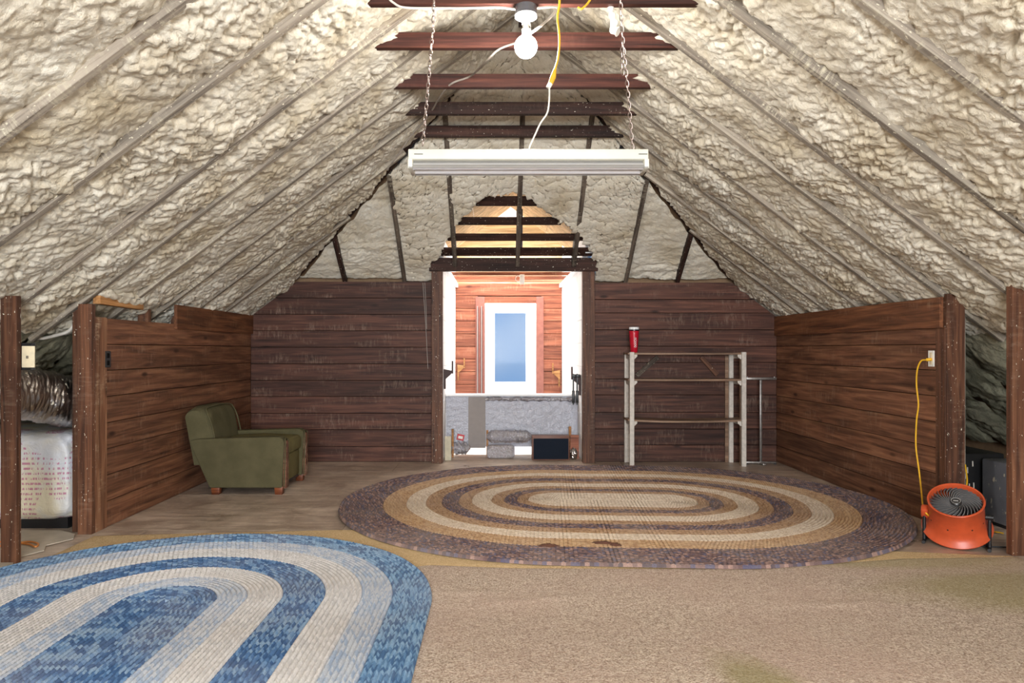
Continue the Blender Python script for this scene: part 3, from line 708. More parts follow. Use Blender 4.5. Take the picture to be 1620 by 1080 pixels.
def rug(name, C, half, ang, bands, z, pitch, label):
    root = thing(name, (C[0], C[1], z), label, 'rug', ang)
    R = bands[0][0]
    for bi, (ro, ri, mt) in enumerate(bands):
        nr = max(1, round((ro - ri) / pitch)); rows = nr * 3 + 1
        na = int(PI * ro / .0088) + 8; ns = max(4, int(2 * half / .0088))
        rr = np.linspace(ri, ro, rows)
        th = np.concatenate([np.linspace(-PI / 2, PI / 2, na), np.full(ns, PI / 2), np.linspace(PI / 2, 1.5 * PI, na), np.full(ns + 1, 1.5 * PI)])
        xs = np.concatenate([np.full(na, half), np.linspace(half, -half, ns + 1)[1:], np.full(na, -half), np.linspace(-half, half, ns + 2)[1:]])
        X = xs[None, :] + rr[:, None] * np.cos(th)[None, :]; Yv = rr[:, None] * np.sin(th)[None, :]
        al = np.concatenate([np.zeros((rows, 1)), np.cumsum(np.hypot(np.diff(X, axis=1), np.diff(Yv, axis=1)), axis=1)], 1)
        ring = np.arange(rows) / 3.0; v = (ring % 1.0); v = np.where(np.arange(rows) % 3 == 0, 0, np.where(np.arange(rows) % 3 == 1, .33, .67))
        stitch = .027
        rmid = ri + (np.floor(np.minimum(np.arange(rows), rows - 2) / 3) + .5) * (ro - ri) / nr
        thn = th - np.where(th > PI, PI, 0.)                        # angle within its own half
        arcpart = np.where(np.concatenate([np.ones(na), np.zeros(ns), np.ones(na), np.zeros(ns + 1)]) > 0, 1, 0)
        ang = np.concatenate([np.linspace(-PI / 2, PI / 2, na), np.full(ns, PI / 2), np.linspace(-PI / 2, PI / 2, na), np.full(ns + 1, PI / 2)])
        strt = np.concatenate([np.zeros(na), half - xs[na:na + ns], np.zeros(na), xs[2 * na + ns:] + half])
        al = rmid[:, None] * (ang - PI / 2)[None, :] + strt[None, :] + 40.0
        u = al / stitch; side = np.where(np.arange(rows) % 3 == 1, .0, .5)[:, None]
        lob = np.sqrt(np.abs(np.sin(PI * (u + side))))
        crease = (np.arange(rows) % 3 == 0)[:, None]
        Z = np.where(crease, .0035, .0105 + .0085 * lob)
        Z = Z + .0035 * perlin((X + C[0]) / .5, (Yv + C[1]) / .5, 11)
        if bi == 0: Z[-1, :] = -.004
        strip = np.arange(rows - 1); sd_ = np.where(strip % 3 == 2, .5, 0.); rn = np.floor(strip / 3)
        base = al / stitch + 0
        def cell(r_off, c_off):
            uu = base[:-1, :]
            uu = uu[:, c_off: (None if c_off else -1)]
            return np.stack([uu + sd_[:, None], 0 * uu + (rn * 2 + (strip % 3 == 2))[:, None] + .5 + bi * 200], -1)
        uvq = np.stack([cell(0, 0), cell(1, 0), cell(1, 1), cell(0, 1)], 2)
        grid('braid_band', np.stack([X, Yv, Z], -1), mt, root, uvq=uvq)
    return root
BR = [(1.762, 1.424, 'braid_dark'), (1.424, 1.24, 'braid_gold'), (1.24, 1.085, 'braid_cream'), (1.085, .959, 'braid_tan'), (.959, .824, 'braid_dark'), (.824, .717, 'braid_tan'),
      (.717, .558, 'braid_cream'), (.558, .455, 'braid_tan'), (.455, .35, 'braid_dark'), (.35, .26, 'braid_tan'), (.26, .004, 'braid_cream')]
brown = rug('oval_rug', (.938, 5.883), .42, -.069, BR, .020, .0240, 'large oval braided rug in brown, tan and cream rings')
BL = [(1.273, 1.078, 'braid_blue'), (1.078, .926, 'braid_paleblue'), (.926, .746, 'braid_white'), (.746, .54, 'braid_deepblue'), (.54, .371, 'braid_white'), (.371, .229, 'braid_paleblue'), (.229, .004, 'braid_deepblue')]
rug('oval_rug', (-1.586, 3.06), .43, PI / 2, BL, .029, .0225, 'oval braided rug in blue and white rings on the beige carpet')
# torn places near the front edge of the brown rug
for px, py, L in ((868, 872, .14), (955, 868, .17), (975, 871, .08)):
    p = fl(px, py); a = np.linspace(0, 2 * PI, 24)[:, None]; r = np.linspace(0, 1, 6)[None, :]
    rad = 1 + .35 * perlin(a * 1.5, a * 0 + px, 3)
    P = np.stack([L / 2 * r * rad * np.cos(a), .028 * r * rad * np.sin(a), .012 * (1 - r ** 2) * (1 + perlin(a * 3 + 0 * r, r * 5 + 0 * a, 4)) - .003 + 0 * a], -1)
    o = grid('tear', P, 'frayed', brown); q = Matrix.Rotation(.069, 4, 'Z') @ (Vector((p.x, p.y, 0)) - Vector((.938, 5.883, 0))); o.location = (q.x, q.y, .018)

# ================================================================== ARMCHAIR
ch = thing('armchair', (-2.2, 6.63, 0), 'low olive green upholstered armchair with worn wooden arm fronts', 'armchair')
MB().box(-.24, .33, -.29, .29, .075, .315).build('seat_base', 'green_cushion', ch, bevel=.015)
side = [(-.27, .06), (.355, .06), (.375, .44), (.365, .478), (.33, .5), (-.36, .482), (-.43, .47), (-.44, .45)]
for sg in (-1, 1):
    y0, y1 = (.265, .375) if sg > 0 else (-.375, -.265)
    o = MB().prism(side, 'y', y0, y1).build('arm', 'green_fabric', ch, bevel=.018, seg=3)
    MB().prism([(y0 + .012, .055), (y1 - .012, .055), (y1 - .012, .44), (y1 - .03, .462), (y0 + .03, .462), (y0 + .012, .44)], 'x', .36, .388).build('arm_front', 'chair_trim', o, bevel=.004)
    MB().tube(cr([(.372, y0 + .008, .07), (.384, y0 + .008, .42), (.376, (y0 + y1) / 2 - .03, .474), (.376, (y0 + y1) / 2 + .03, .474), (.384, y1 - .008, .42), (.372, y1 - .008, .07)], 5), .006, 6).build('piping', 'green_fabric', o, smooth=True)
    for x in (-.22, .325):
        MB().prism([(x - .035, 0), (x + .03, 0), (x + .035, .075), (x - .04, .075)], 'y', sg * .33 - .035, sg * .33 + .035).build('leg', 'chair_leg_wood', ch, bevel=.006)
MB().prism([(-.25, .315), (.34, .315), (.355, .34), (.355, .42), (.33, .448), (.0, .462), (-.25, .45)], 'y', -.262, .262).build('seat_cushion', 'green_cushion', ch, bevel=.022, seg=3)
# backrest: rounded slab, leaning, with a domed front
nb, nh = 26, 22
def back_surface(off_front):
    P = np.zeros((nb, nh, 3))
    for i in range(nb):
        y = -.325 + .65 * i / (nb - 1); ey = abs(y) / .325
        for j in range(nh):
            s_ = j / (nh - 1); z = .25 + s_ * .505
            z -= .035 * ey ** 6 * s_
            top = max(0, (s_ - .86) / .14); edge = max(0, (ey - .86) / .14)
            lean = -.30 - .09 * s_
            x = lean + (off_front * math.sqrt(max(0, 1 - top ** 2)) * math.sqrt(max(0, 1 - .75 * edge ** 2)) if off_front > 0 else off_front * math.sqrt(max(0, 1 - .8 * top ** 2)))
            P[i, j] = (x, y, z)
    return P
bk = MB(); fr = back_surface(.09 - .0); rr_ = back_surface(-.12)
vs = [tuple(p) for p in fr.reshape(-1, 3)] + [tuple(p) for p in rr_.reshape(-1, 3)]; N = nb * nh; fs = []
for i in range(nb - 1):
    for j in range(nh - 1):
        a = i * nh + j; fs.append((a, a + nh, a + nh + 1, a + 1)); fs.append((N + a, N + a + 1, N + a + nh + 1, N + a + nh))
rim = [i * nh for i in range(nb)] + [(nb - 1) * nh + j for j in range(1, nh)] + [i * nh + nh - 1 for i in range(nb - 2, -1, -1)] + [j for j in range(nh - 2, 0, -1)]
for k in range(len(rim)):
    a, b = rim[k], rim[(k + 1) % len(rim)]; fs.append((a, b, b + N, a + N))
bo = bk.add(vs, fs).build('backrest', 'green_fabric', ch, smooth=True)
MB().tube(cr([(-.225, -.318, .4), (-.27, -.322, .6), (-.305, -.318, .69), (-.33, -.27, .738), (-.335, 0, .752), (-.33, .27, .738), (-.305, .318, .69), (-.27, .322, .6), (-.225, .318, .4)], 8), .007, 6).build('piping', 'green_fabric', bo, smooth=True)
MB().box(-.30, .32, -.31, .31, .05, .074).build('dust_cover', 'black_plastic', ch)

# ================================================================== SHELF UNIT, TUMBLER, STAND
sh = thing('shelf_unit', (2.04, 7.93, 0), 'open three-shelf unit with whitewashed legs against the back wall', 'shelf')
def rel(o, p): return Vector(p) - o.location
LEGS = [(1.453, 7.79, 1.225), (2.652, 7.79, 1.225), (1.447, 8.075, 1.215), (2.607, 8.075, 1.215)]
for x, y, h in LEGS:
    p = rel(sh, (x, y, 0)); back = y > 8
    lg = MB().box(p.x - .024, p.x + .024, p.y - .018, p.y + (.018 if not back else .012), 0, h).build('leg', 'shelf_white', sh, bevel=.003, seg=1)
    inner = -1 if x > 2 else 1
    if not back: MB().box(p.x + .008 if inner > 0 else p.x - .022, p.x + .022 if inner > 0 else p.x - .008, p.y + .019, p.y + .07, 0, h - .03).build('leg_flange', 'shelf_wood', lg)
    else: MB().box(p.x + (.0 if inner > 0 else -.06), p.x + (.06 if inner > 0 else 0), p.y + .012, p.y + .024, 0, h - .03).build('leg_flange', 'shelf_wood', lg)
a = rel(sh, (1.447, 8.05, 0)); MB().box(a.x - .02, a.x + .04, a.y - .02, a.y - .008, .01, .32).build('leg_splint', 'shelf_white', sh)
for z, sag in ((1.218, .002), (.937, .004), (.503, .018)):
    xs = np.linspace(1.415, 2.69, 24); top = []; 
    mb = MB(); vs = []; fs = []
    for i, x in enumerate(xs):
        k = i / 23; dz = -sag * 4 * k * (1 - k)
        for yy_, zz in ((7.80, 0), (8.10, 0), (8.10, -.02), (7.80, -.02)):
            q = rel(sh, (x, yy_, z + dz + zz)); vs.append(tuple(q))
    for i in range(23):
        for k in range(4): fs.append((i * 4 + k, i * 4 + (k + 1) % 4, (i + 1) * 4 + (k + 1) % 4, (i + 1) * 4 + k))
    fs += [(0, 1, 2, 3), tuple(23 * 4 + k for k in (3, 2, 1, 0))]
    mb.add(vs, fs).build('shelf_board', 'shelf_wood', sh)
    for x in (1.45, 2.645):
        s0 = 1 if x < 2 else -1
        q = rel(sh, (x, 7.80, z - .02)); br = MB().box(q.x - .012, q.x + .012, q.y - .01, q.y + .27, -.045 + q.z, q.z).build('shelf_bracket', 'shelf_white', sh, bevel=.003, seg=1)
        MB().prism([(q.x + s0 * .02, q.z + .0), (q.x + s0 * .06, q.z), (q.x + s0 * .06, q.z - .02), (q.x + s0 * .03, q.z - .05), (q.x + s0 * .02, q.z - .05)], 'y', q.y - .018, q.y - .006).build('gusset', 'shelf_white', br)
for xa, za, xb, zb in ((1.56, .96, 1.80, 1.17), (2.28, 1.17, 2.46, .97)):
    p = rel(sh, ((xa + xb) / 2, 8.085, (za + zb) / 2)); board('brace', math.hypot(xb - xa, zb - za), .05, .015, 'jack_wood' if xa < 2 else 'post_wood', sh, p, (xb - xa, 0, zb - za), (0, 0, 1))

tp = Vector((1.492, 7.87, 1.2185))
tu = thing('tumbler', tp, 'tall red tumbler with white lid standing on the shelf unit', 'tumbler')
tb = MB().lathe([(.034, 0), (.037, .004), (.044, .10), (.052, .2), (.054, .232), (.052, .235)], 32).build('cup', 'cup_red', tu, smooth=True)
MB().lathe([(.0525, .2355), (.0525, .249)], 32).build('band', 'cup_dark', tu, smooth=True)
MB().lathe([(.054, .25), (.055, .252), (.054, .272), (.051, .276), (.03, .276)], 32).build('lid', 'porcelain', tu, smooth=True)
# cursive white mark running up the side
lg = MB()
for k in range(5):
    z0 = .055 + k * .022
    pts = []
    for j in range(13):
        a = j / 12 * 2 * PI * 1.1; zz = z0 + .010 + .010 * math.cos(a) * (1.0 if k % 2 else .75); xx = .006 + .012 * math.sin(a) * (1 if k in (0, 3) else .75)
        r = .0375 + zz * .065 + .0022; an = -PI / 2 + xx / r; pts.append((r * math.cos(an), r * math.sin(an), zz))
    lg.tube(pts, .0022, 5)
lg.build('logo_mark', 'porcelain', tb)

ms = thing('metal_stand', (2.894, 7.95, 0), 'slim grey metal T-shaped stand in the corner beside the shelf unit', 'stand')
MB().box(-.17, .17, -.014, .014, .92, .948).build('top_bar', 'grey_metal', ms, bevel=.004)
MB().box(-.012, .012, -.008, .016, .03, .92).build('upright', 'grey_metal', ms, bevel=.003)
MB().box(-.165, .165, -.018, .012, .008, .03).build('foot_bar', 'grey_metal', ms, bevel=.004)
MB().box(-.02, .02, -.12, .10, .005, .022).build('cross_foot', 'grey_metal', ms, bevel=.004)
for x in (-.155, .155):
    MB().lathe([(.014, 0), (.014, .008)], 12, (x, -.003, 0)).build('glide', 'black_plastic', ms)
    MB().lathe([(.006, 0), (.006, .006)], 10, (x * .95, 0, .948)).build('bolt', 'porcelain', ms)

# ================================================================== FAN AND ITS CORD
fan = thing('floor_fan', (2.93, 4.63, 0), 'orange drum floor fan with black grille on a black stand', 'fan')
ax_f = Vector((.28, -.195, 0)).normalized(); fdir = Vector((-ax_f.y * -1, 0, 0))
fdir = Vector((-.571, -.821, 0)).normalized(); el = math.radians(58)
axis = fdir * math.cos(el) + Vector((0, 0, 1)) * math.sin(el)
side_ = axis.cross(Vector((0, 0, 1))).normalized(); upv = side_.cross(axis)
Mr = Matrix((side_, upv, axis)).transposed().to_4x4(); Mr.translation = Vector((0, 0, .212))
hs = MB().lathe([(.15, -.10), (.178, -.125), (.196, -.124), (.199, -.115), (.174, -.092), (.155, -.066), (.152, .09), (.156, .098), (.158, .106), (.154, .112), (.147, .110), (.143, .1), (.143, .02)], 56, caps=(False, False)).build('housing', 'orange_plastic', fan, smooth=True)
hs.matrix_basis = Mr
MB().lathe([(.143, .0), (.143, -.09)], 40, caps=(True, True)).build('motor_plate', 'black_plastic', hs)
gb = MB()
for k in range(30):
    a0 = 2 * PI * k / 30; pts = []
    for j in range(9):
        t = j / 8; r = .028 + t * .114; a = a0 + .95 * t ** .9
        pts.append((r * math.cos(a), r * math.sin(a), .085 + .018 * math.sin(t * PI) * 1.0))
    for j in range(8):
        p, q = Vector(pts[j]), Vector(pts[j + 1]); d = Vector((0, 0, -.016)); w = (q - p).cross(Vector((0, 0, 1))).normalized() * .0019
        gb.add([p - w, q - w, q + w, p + w, p - w + d, q - w + d, q + w + d, p + w + d], [(0, 1, 2, 3), (4, 7, 6, 5), (0, 4, 5, 1), (2, 6, 7, 3)])
gb.build('grille', 'grille_dark', hs)
fb = MB()
for k in range(5):
    a0 = 2 * PI * k / 5
    fb.add([(r * math.cos(a0 + da), r * math.sin(a0 + da), .05 + z) for r in (.03, .085, .135) for da, z in ((0, 0), (.55, .03))], [(0, 1, 3, 2), (2, 3, 5, 4)])
fb.build('blade', 'blade_black', hs)
MB().lathe([(.032, .078), (.032, .094), (.026, .1)], 28).build('hub', 'blade_black', hs, smooth=True)
MB().lathe([(.026, .1), (.027, .103), (.024, .103), (.0235, .1005)], 28, caps=(False, False)).build('hub_ring', 'blade_grey', hs, smooth=True)
MB().box(-.014, .014, -.005, .005, .1003, .1022).build('hub_logo', 'blade_grey', hs)
for an in (200, 235, 285, 330):
    a = math.radians(an); o = MB().lathe([(.005, 0), (.005, .004)], 10).build('screw', 'black_plastic', hs)
    d = Vector((math.cos(a), math.sin(a), 0)); m = d.to_track_quat('Z', 'Y').to_matrix().to_4x4(); m.translation = d * .1515 + Vector((0, 0, -.015)); o.matrix_basis = m
MB().box(.15, .195, -.03, .03, -.05, .02).build('cord_box', 'orange_plastic', hs, bevel=.01)
ux = ax_f
for sg in (-1, 1):
    b = ux * (.176 * sg)
    st = MB().tube([b + Vector((0, 0, .205)), b + Vector((0, 0, .012))], .011, 10).build('stand_leg', 'black_plastic', fan, smooth=True)
    MB().tube([b - fdir * .12 + Vector((0, 0, .012)), b + fdir * .06 + Vector((0, 0, .012))], .011, 10).build('stand_foot', 'black_plastic', fan, smooth=True)
    c = b + Vector((0, 0, .205)); MB().tube([c - ux * sg * .02, c + ux * sg * .02], .018, 12).build('pivot_knob', 'black_plastic', st, smooth=True)
    MB().tube([c, ux * (.14 * sg) + Vector((0, 0, .2))], .012, 10).build('pivot_arm', 'black_plastic', st, smooth=True)
MB().tube([-ux * .176 - fdir * .10 + Vector((0, 0, .012)), ux * .176 - fdir * .10 + Vector((0, 0, .012))], .010, 10).build('stand_bar', 'black_plastic', fan, smooth=True)

def cord(name, pts, r, mat, label, cat='cord', n=10, group=None):
    return tag(MB().tube(cr(pts, n), r, 8).build(name, mat, None, smooth=True), label, cat, group)
PO = at(1473, 567, 5.25); PO.x = XR - .012
ec = thing('extension_cord', (0, 0, 0), 'yellow extension cord hanging from the white wall outlet to the fan', 'cord')
w3 = lambda px, py, X: Vector((X, F * X / (px - CX), EYE - (py - CY) * (F * X / (px - CX)) / F))
pts = [w3(1467, 569, XR - .03), w3(1457, 571, XR - .05), w3(1451, 586, XR - .055), w3(1450, 610, XR - .05), w3(1453, 640, XR - .05), w3(1450, 665, XR - .055), w3(1449, 705, XR - .055), w3(1454, 745, XR - .06), w3(1458, 780, XR - .10), w3(1460, 800, XR - .2), at(1464, 810, 4.72), at(1471, 817, 4.70), at(1480, 826, 4.66)]
MB().tube(cr(pts, 8), .0055, 8).build('cable', 'yellow_cord', ec, smooth=True)
MB().tube([w3(1474, 568, XR - .012), w3(1466, 569, XR - .034)], .012, 10).build('plug', 'yellow_cord', ec, smooth=True)
def outlet(name, loc, normal, label, mat, slot):
    t = thing(name, loc, label, 'outlet'); n = Vector(normal)
    o = board('plate', .115, .07, .006, mat, t, n * .003, (0, 0, 1), (n.y, -n.x, 0) if abs(n.x) < .5 else (0, 1, 0), .002)
    for z in (-.026, .026):
        s = board('receptacle', .034, .03, .003, slot, t, n * .007 + Vector((0, 0, z)), (0, 0, 1), (n.y, -n.x, 0) if abs(n.x) < .5 else (0, 1, 0), .001)
    return t
outlet('outlet_plate', w3(1474, 567, XR), (-1, 0, 0), 'white wall outlet on the right plank wall with a yellow plug', 'white_plastic', 'cream_plastic')
outlet('outlet_plate', w3(170, 568, XL), (1, 0, 0), 'dark outlet on the left plank wall', 'black_plastic', 'black_void')
t = thing('switch_box', (-2.776, 4.29, 0), 'cream switch plate fixed to the bare post by the silver duct', 'switch')
MB().box(-.045, .03, .0, .04, 1.13, 1.29).build('back_box', 'black_plastic', t)
MB().box(-.02, .055, -.008, .002, 1.145, 1.272).build('plate', 'cream_plastic', t, bevel=.003)
MB().box(.014, .022, -.02, -.008, 1.198, 1.214).build('toggle', 'grey_metal', t)
cord('electric_cable', [at(1527, 735, 5.12), at(1530, 760, 5.05), at(1529, 790, 4.95), Vector((3.36, 5.0, .03)), Vector((3.42, 4.9, .012))], .005, 'yellow_cord', 'short yellow cord beside the post behind the fan')
cord('electric_cable', [Vector((2.95, 4.62, .05)), Vector((3.05, 4.60, .012)), Vector((3.2, 4.56, .012)), Vector((3.33, 4.58, .012)), Vector((3.46, 4.52, .012))], .005, 'black_cord', 'black power cord on the floor under the fan')
ps = thing('power_strip', (3.22, 4.98, 0), 'black power strip on the floor behind the fan', 'power strip', -.25)
MB().box(-.13, .13, -.03, .03, .03, .075).build('case', 'black_plastic', ps, bevel=.008)
for k in range(4): MB().box(-.1 + k * .055, -.07 + k * .055, -.018, .018, .075, .078).build('socket', 'blade_black', ps)
MB().box(-.11, .11, -.02, .02, 0, .03).build('base', 'black_plastic', ps)

# ================================================================== LAMPS OVERHEAD
lp = Vector((at(832, 20, 4.0).x, 4.0, 3.139))
la = thing('ceiling_lamp', lp, 'glowing bare bulb in a white porcelain holder under a collar tie', 'lamp')
MB().lathe([(.058, 0), (.060, -.002), (.060, -.045), (.056, -.048)], 28).build('junction_box', 'zinc_box', la, smooth=True)
MB().lathe([(.060, -.048), (.063, -.052), (.060, -.062), (.035, -.072), (.024, -.078), (.022, -.1)], 28).build('lamp_holder', 'porcelain', la, smooth=True)
MB().lathe([(.018, -.1), (.02, -.105), (.02, -.125), (.024, -.13)], 20).build('bulb_base', 'grey_metal', la, smooth=True)
BZ = EYE + (CY - 74) * 4.0 / F - lp.z
prof = [(.02, -.128)] + [(.062 * math.sin(a), BZ + .062 * math.cos(a)) for a in np.linspace(.35, PI - .02, 16)]
MB().lathe(prof, 28).build('bulb', 'bulb_glow', la, smooth=True)
MB().tube(cr([(.02, -.03, -.07), (.03, -.05, -.2), (.05, -.05, -.28)], 6), .0012, 5).build('pull_string', 'white_cord', la)

FY = 3.75
fx0, fx1 = at(648, 0, FY).x, at(1022, 0, FY).x; fz = lambda py: at(0, py, FY).z
tl = thing('tube_light', ((fx0 + fx1) / 2, FY, fz(274)), 'long unlit fluorescent fixture hanging on two chains', 'light fixture')
hw = (fx1 - fx0) / 2; z1 = fz(240) - fz(274)
MB().prism([(-.05, z1), (-.06, z1 - .004), (-.06, z1 - .052), (-.045, z1 - .056), (.045, z1 - .056), (.06, z1 - .052), (.06, z1 - .004), (.05, z1)], 'x', -hw, hw).build('housing', 'fixture_enamel', tl, bevel=.003)
rf = MB()
rf.add([(x, y, z) for x in (-hw + .005, hw - .005) for y, z in ((-.03, z1 - .057), (-.085, z1 - .100), (-.083, z1 - .103), (-.028, z1 - .060))], [(0, 4, 5, 1), (1, 5, 6, 2), (2, 6, 7, 3), (3, 7, 4, 0), (0, 1, 2, 3), (7, 6, 5, 4)])
rf.build('reflector', 'fixture_shade', tl)
rf = MB()
rf.add([(x, y, z) for x in (-hw + .005, hw - .005) for y, z in ((.03, z1 - .057), (.085, z1 - .100), (.083, z1 - .103), (.028, z1 - .060))], [(1, 5, 4, 0), (2, 6, 5, 1), (3, 7, 6, 2), (0, 4, 7, 3), (3, 2, 1, 0), (4, 5, 6, 7)])
rf.build('reflector', 'fixture_shade', tl)
for y in (-.045, .045):
    MB().tube([(-hw + .02, y, z1 - .088), (hw - .02, y, z1 - .088)], .016, 14).build('tube', 'tube_glass', tl, smooth=True)
for x in (-hw + .012, hw - .012):
    MB().box(x - .012, x + .012, -.08, .08, z1 - .104, z1 - .056).build('end_socket', 'fixture_enamel', tl, bevel=.003)
for x in (-hw + .03, hw - .05): MB().box(x, x + .045, -.0612, -.059, z1 - .03, z1 - .026).build('slot', 'black_plastic', tl)
def chain(pts, name='chain'):
    mb = MB(); P = cr(pts, 40); acc = 0; pos = []; nxt = 0; LEN = .026
    for i in range(1, len(P)):
        d = (P[i] - P[i - 1]).length
        while acc + d >= nxt: pos.append((P[i - 1].lerp(P[i], (nxt - acc) / max(d, 1e-9)), (P[i] - P[i - 1]).normalized())); nxt += LEN
        acc += d
    for k, (p, d) in enumerate(pos):
        a = d.cross(Vector((.3, 1, .2))).normalized(); b = d.cross(a); a = a if k % 2 else b; 
        loop = [p + d * .018 * math.cos(t) + a * .0085 * math.sin(t) for t in np.linspace(0, 2 * PI, 11)]
        mb.tube(loop, .0021, 5, caps=False)
    o = mb.build(name, 'chain_metal', tl, smooth=True); o.location = -tl.location
TY = 3.40
chain([at(669, 226, FY), at(676, 150, 3.72), at(682, 75, 3.66), at(686, 20, 3.6), Vector((at(688, 0, TY).x, TY + .03, 3.25))])
chain([at(1001, 240, FY), at(995, 165, 3.72), at(990, 110, 3.68), at(985, 60, 3.64), at(982, 5, 3.58), Vector((at(981, 0, TY).x, TY + .03, 3.25))])
chain([at(985, 70, 3.63), at(984, 95, 3.66), at(985.5, 117, 3.67)])
# cords
oc = thing('extension_cord', (0, 0, 0), 'yellow extension cord with plug hanging beside the bulb', 'cord')
MB().tube(cr([at(886, -30, 3.7), at(885, 8, 3.75), at(882, 28, 3.78), at(885, 60, 3.78), at(883, 90, 3.78), at(877, 113, 3.78)], 8), .0058, 8).build('cable', 'yellow_cord', oc, smooth=True)
MB().tube([at(878, 110, 3.78), at(875, 122, 3.78), at(870, 134, 3.78)], .013, 10, radii=[.009, .016, .013]).build('plug', 'yellow_cord', oc, smooth=True)
lc = thing('lamp_cord', (0, 0, 0), 'white cord running from the yellow plug down to the fluorescent fixture', 'cord')
MB().tube([at(871, 132, 3.775), at(867, 139, 3.775)], .012, 10).build('plug', 'white_plastic', lc, smooth=True)
MB().tube(cr([at(869, 137, 3.775), at(869, 155, 3.77), at(866, 178, 3.77), at(855, 195, 3.77), at(847, 212, 3.76), at(838, 232, 3.75), at(836, 242, 3.75)], 8), .0042, 8).build('cable', 'white_cord', lc, smooth=True)
cord('electric_cable', [at(612, -6, 3.97), at(622, 4, 3.96), at(640, 12, 3.96), at(690, 13, 3.96), at(740, 13, 3.96), at(790, 12, 3.96), at(815, 15, 3.97)], .006, 'white_cord', 'white cable stapled along the collar tie beside the bulb', 'cable')
cord('electric_cable', [at(850, 13, 3.97), at(868, 11, 3.96), at(882, 13, 3.96), at(868, 30, 3.97), at(846, 48, 3.99), at(820, 66, 4.5), at(790, 78, 4.52), at(770, 96, 4.6), at(745, 120, 5.2), at(715, 132, 5.22), at(698, 150, 5.4), at(685, 172, 5.8), at(672, 190, 6.1), at(650, 215, 6.3), at(630, 245, 6.45), at(612, 268, 6.6)], .007, 'grey_cord', 'grey cable sagging from the bulb down to the hip rafter', 'cable')
cord('electric_cable', [at(938, -8, 3.93), at(930, 5, 3.93), at(920, 14, 3.93), at(915, 12, 3.95)], .006, 'yellow_cord', 'short yellow cable end on the collar tie near the right chain', 'cable')
fm = MB().tube(cr([at(966, 10, 4.02), at(968, 22, 4.02), at(972, 34, 4.0), at(971, 46, 4.0), at(976, 54, 3.99)], 6), .02, 10, radii=None)
k = len(cr([0 * Vector((1, 1, 1))] * 5, 6))
fo = MB().tube(cr([at(966, 8, 4.02), at(968, 22, 4.02), at(972, 34, 4.0), at(971, 46, 4.0), at(978, 50, 3.99)], 6), .02, 10, radii=[.013 + .012 * (i / 24) + .004 * math.sin(i * 1.1) for i in range(25)]).build('foam_drip', 'white_plastic', None, smooth=True)
tag(fo, 'white foam drip hanging from the collar tie beside the chain', 'foam drip')

# ================================================================== LEFT RECESS: AIR HANDLER, DUCT
def rounded_box(name, x0, x1, y0, y1, z0, z1, r, mat, parent, seed, amp=.01, st=.03):
    """soft wrapped box: superellipse rings in plan stacked in height"""
    n = 96; m = 40; th = np.linspace(0, 2 * PI, n)[:, None]; v = np.linspace(0, 1, m)[None, :]
    hx, hy, hz = (x1 - x0) / 2, (y1 - y0) / 2, (z1 - z0) / 2; p = 2 / 7.0
    c, s_ = np.cos(th), np.sin(th); ph = (v - .5) * PI; cp, sp = np.sign(np.cos(ph)) * np.abs(np.cos(ph)) ** .22, np.sign(np.sin(ph)) * np.abs(np.sin(ph)) ** .25
    sx = np.sign(c) * np.abs(c) ** p; sy = np.sign(s_) * np.abs(s_) ** p
    X = hx * sx * cp; Y = hy * sy * cp; Z = hz * sp + 0 * th
    d = 1 + amp * perlin(th * 3 + 0 * v, v * 6 + 0 * th, seed) * 6 * .3
    P = np.stack([X * d, Y * d, Z * (1 + 0 * th)], -1)
    return grid(name, P, mat, parent)
ah = thing('air_handler', (-3.46, 5.47, 0), 'box wrapped in white printed insulation on the floor beyond the posts', 'air handler')
o = rounded_box('wrap', -.53, .53, -.45, .45, -.31, .31, .1, 'printed_wrap', ah, 3, .02); o.location = (0, 0, .365)
MB().box(-.46, .46, -.38, .38, 0, .075).build('base', 'black_plastic', ah)
# silver flexible duct, ribbed
path = cr([(-3.26, 4.28, .99), (-3.22, 4.6, .99), (-3.15, 4.9, .955), (-3.05, 5.15, .885), (-3.01, 5.4, .865), (-3.04, 5.8, .865)], 60)
rad = [.185 + .012 * float(perlin(np.array([i * .05]), np.array([.5]), 2)[0]) for i in range(len(path))]
fd = MB().tube(path, .18, 72, True, rad).build('flexible_duct', 'foil_duct', None, smooth=True)
nd = len(path) * 72; co = np.zeros(len(fd.data.vertices) * 3, np.float32); fd.data.vertices.foreach_get('co', co); co = co.reshape(-1, 3)
cen = np.repeat(np.array([tuple(p) for p in path]), 72, 0); ii = np.repeat(np.arange(len(path)), 72); kk = np.tile(np.arange(72), len(path))
fold = .016 * np.abs(perlin(ii / 7.0 + .22 * np.abs(kk - 36), kk / 16.0, 31)) + .008 * np.abs(perlin(ii / 3.5 + .2 * np.abs(kk - 36), kk / 9.0, 32))
dv = co[:nd] - cen; co[:nd] = cen + dv * (1 - fold[:, None] * 5.0); fd.data.vertices.foreach_set('co', co.reshape(-1)); fd.data.update()
tag(fd, 'crinkled silver foil duct resting on the wrapped air handler', 'duct')
vs_ = [tuple(p) for p in ((-4.6, 4.2), (-3.0, 4.15), (-2.83, 4.12), (-2.80, 4.2), (-2.86, 4.36), (-2.80, 4.5), (-2.86, 4.62), (-2.78, 4.78), (-2.84, 4.9), (-3.0, 5.0), (-4.6, 5.05))]
ys = sorted(vs_, key=lambda p: p[1])
tag(MB().prism(vs_, 'z', .004, .010).build('vinyl_sheet', 'vinyl_sheet', None), 'torn pale vinyl sheet on the floor under the air handler', 'floor sheet')
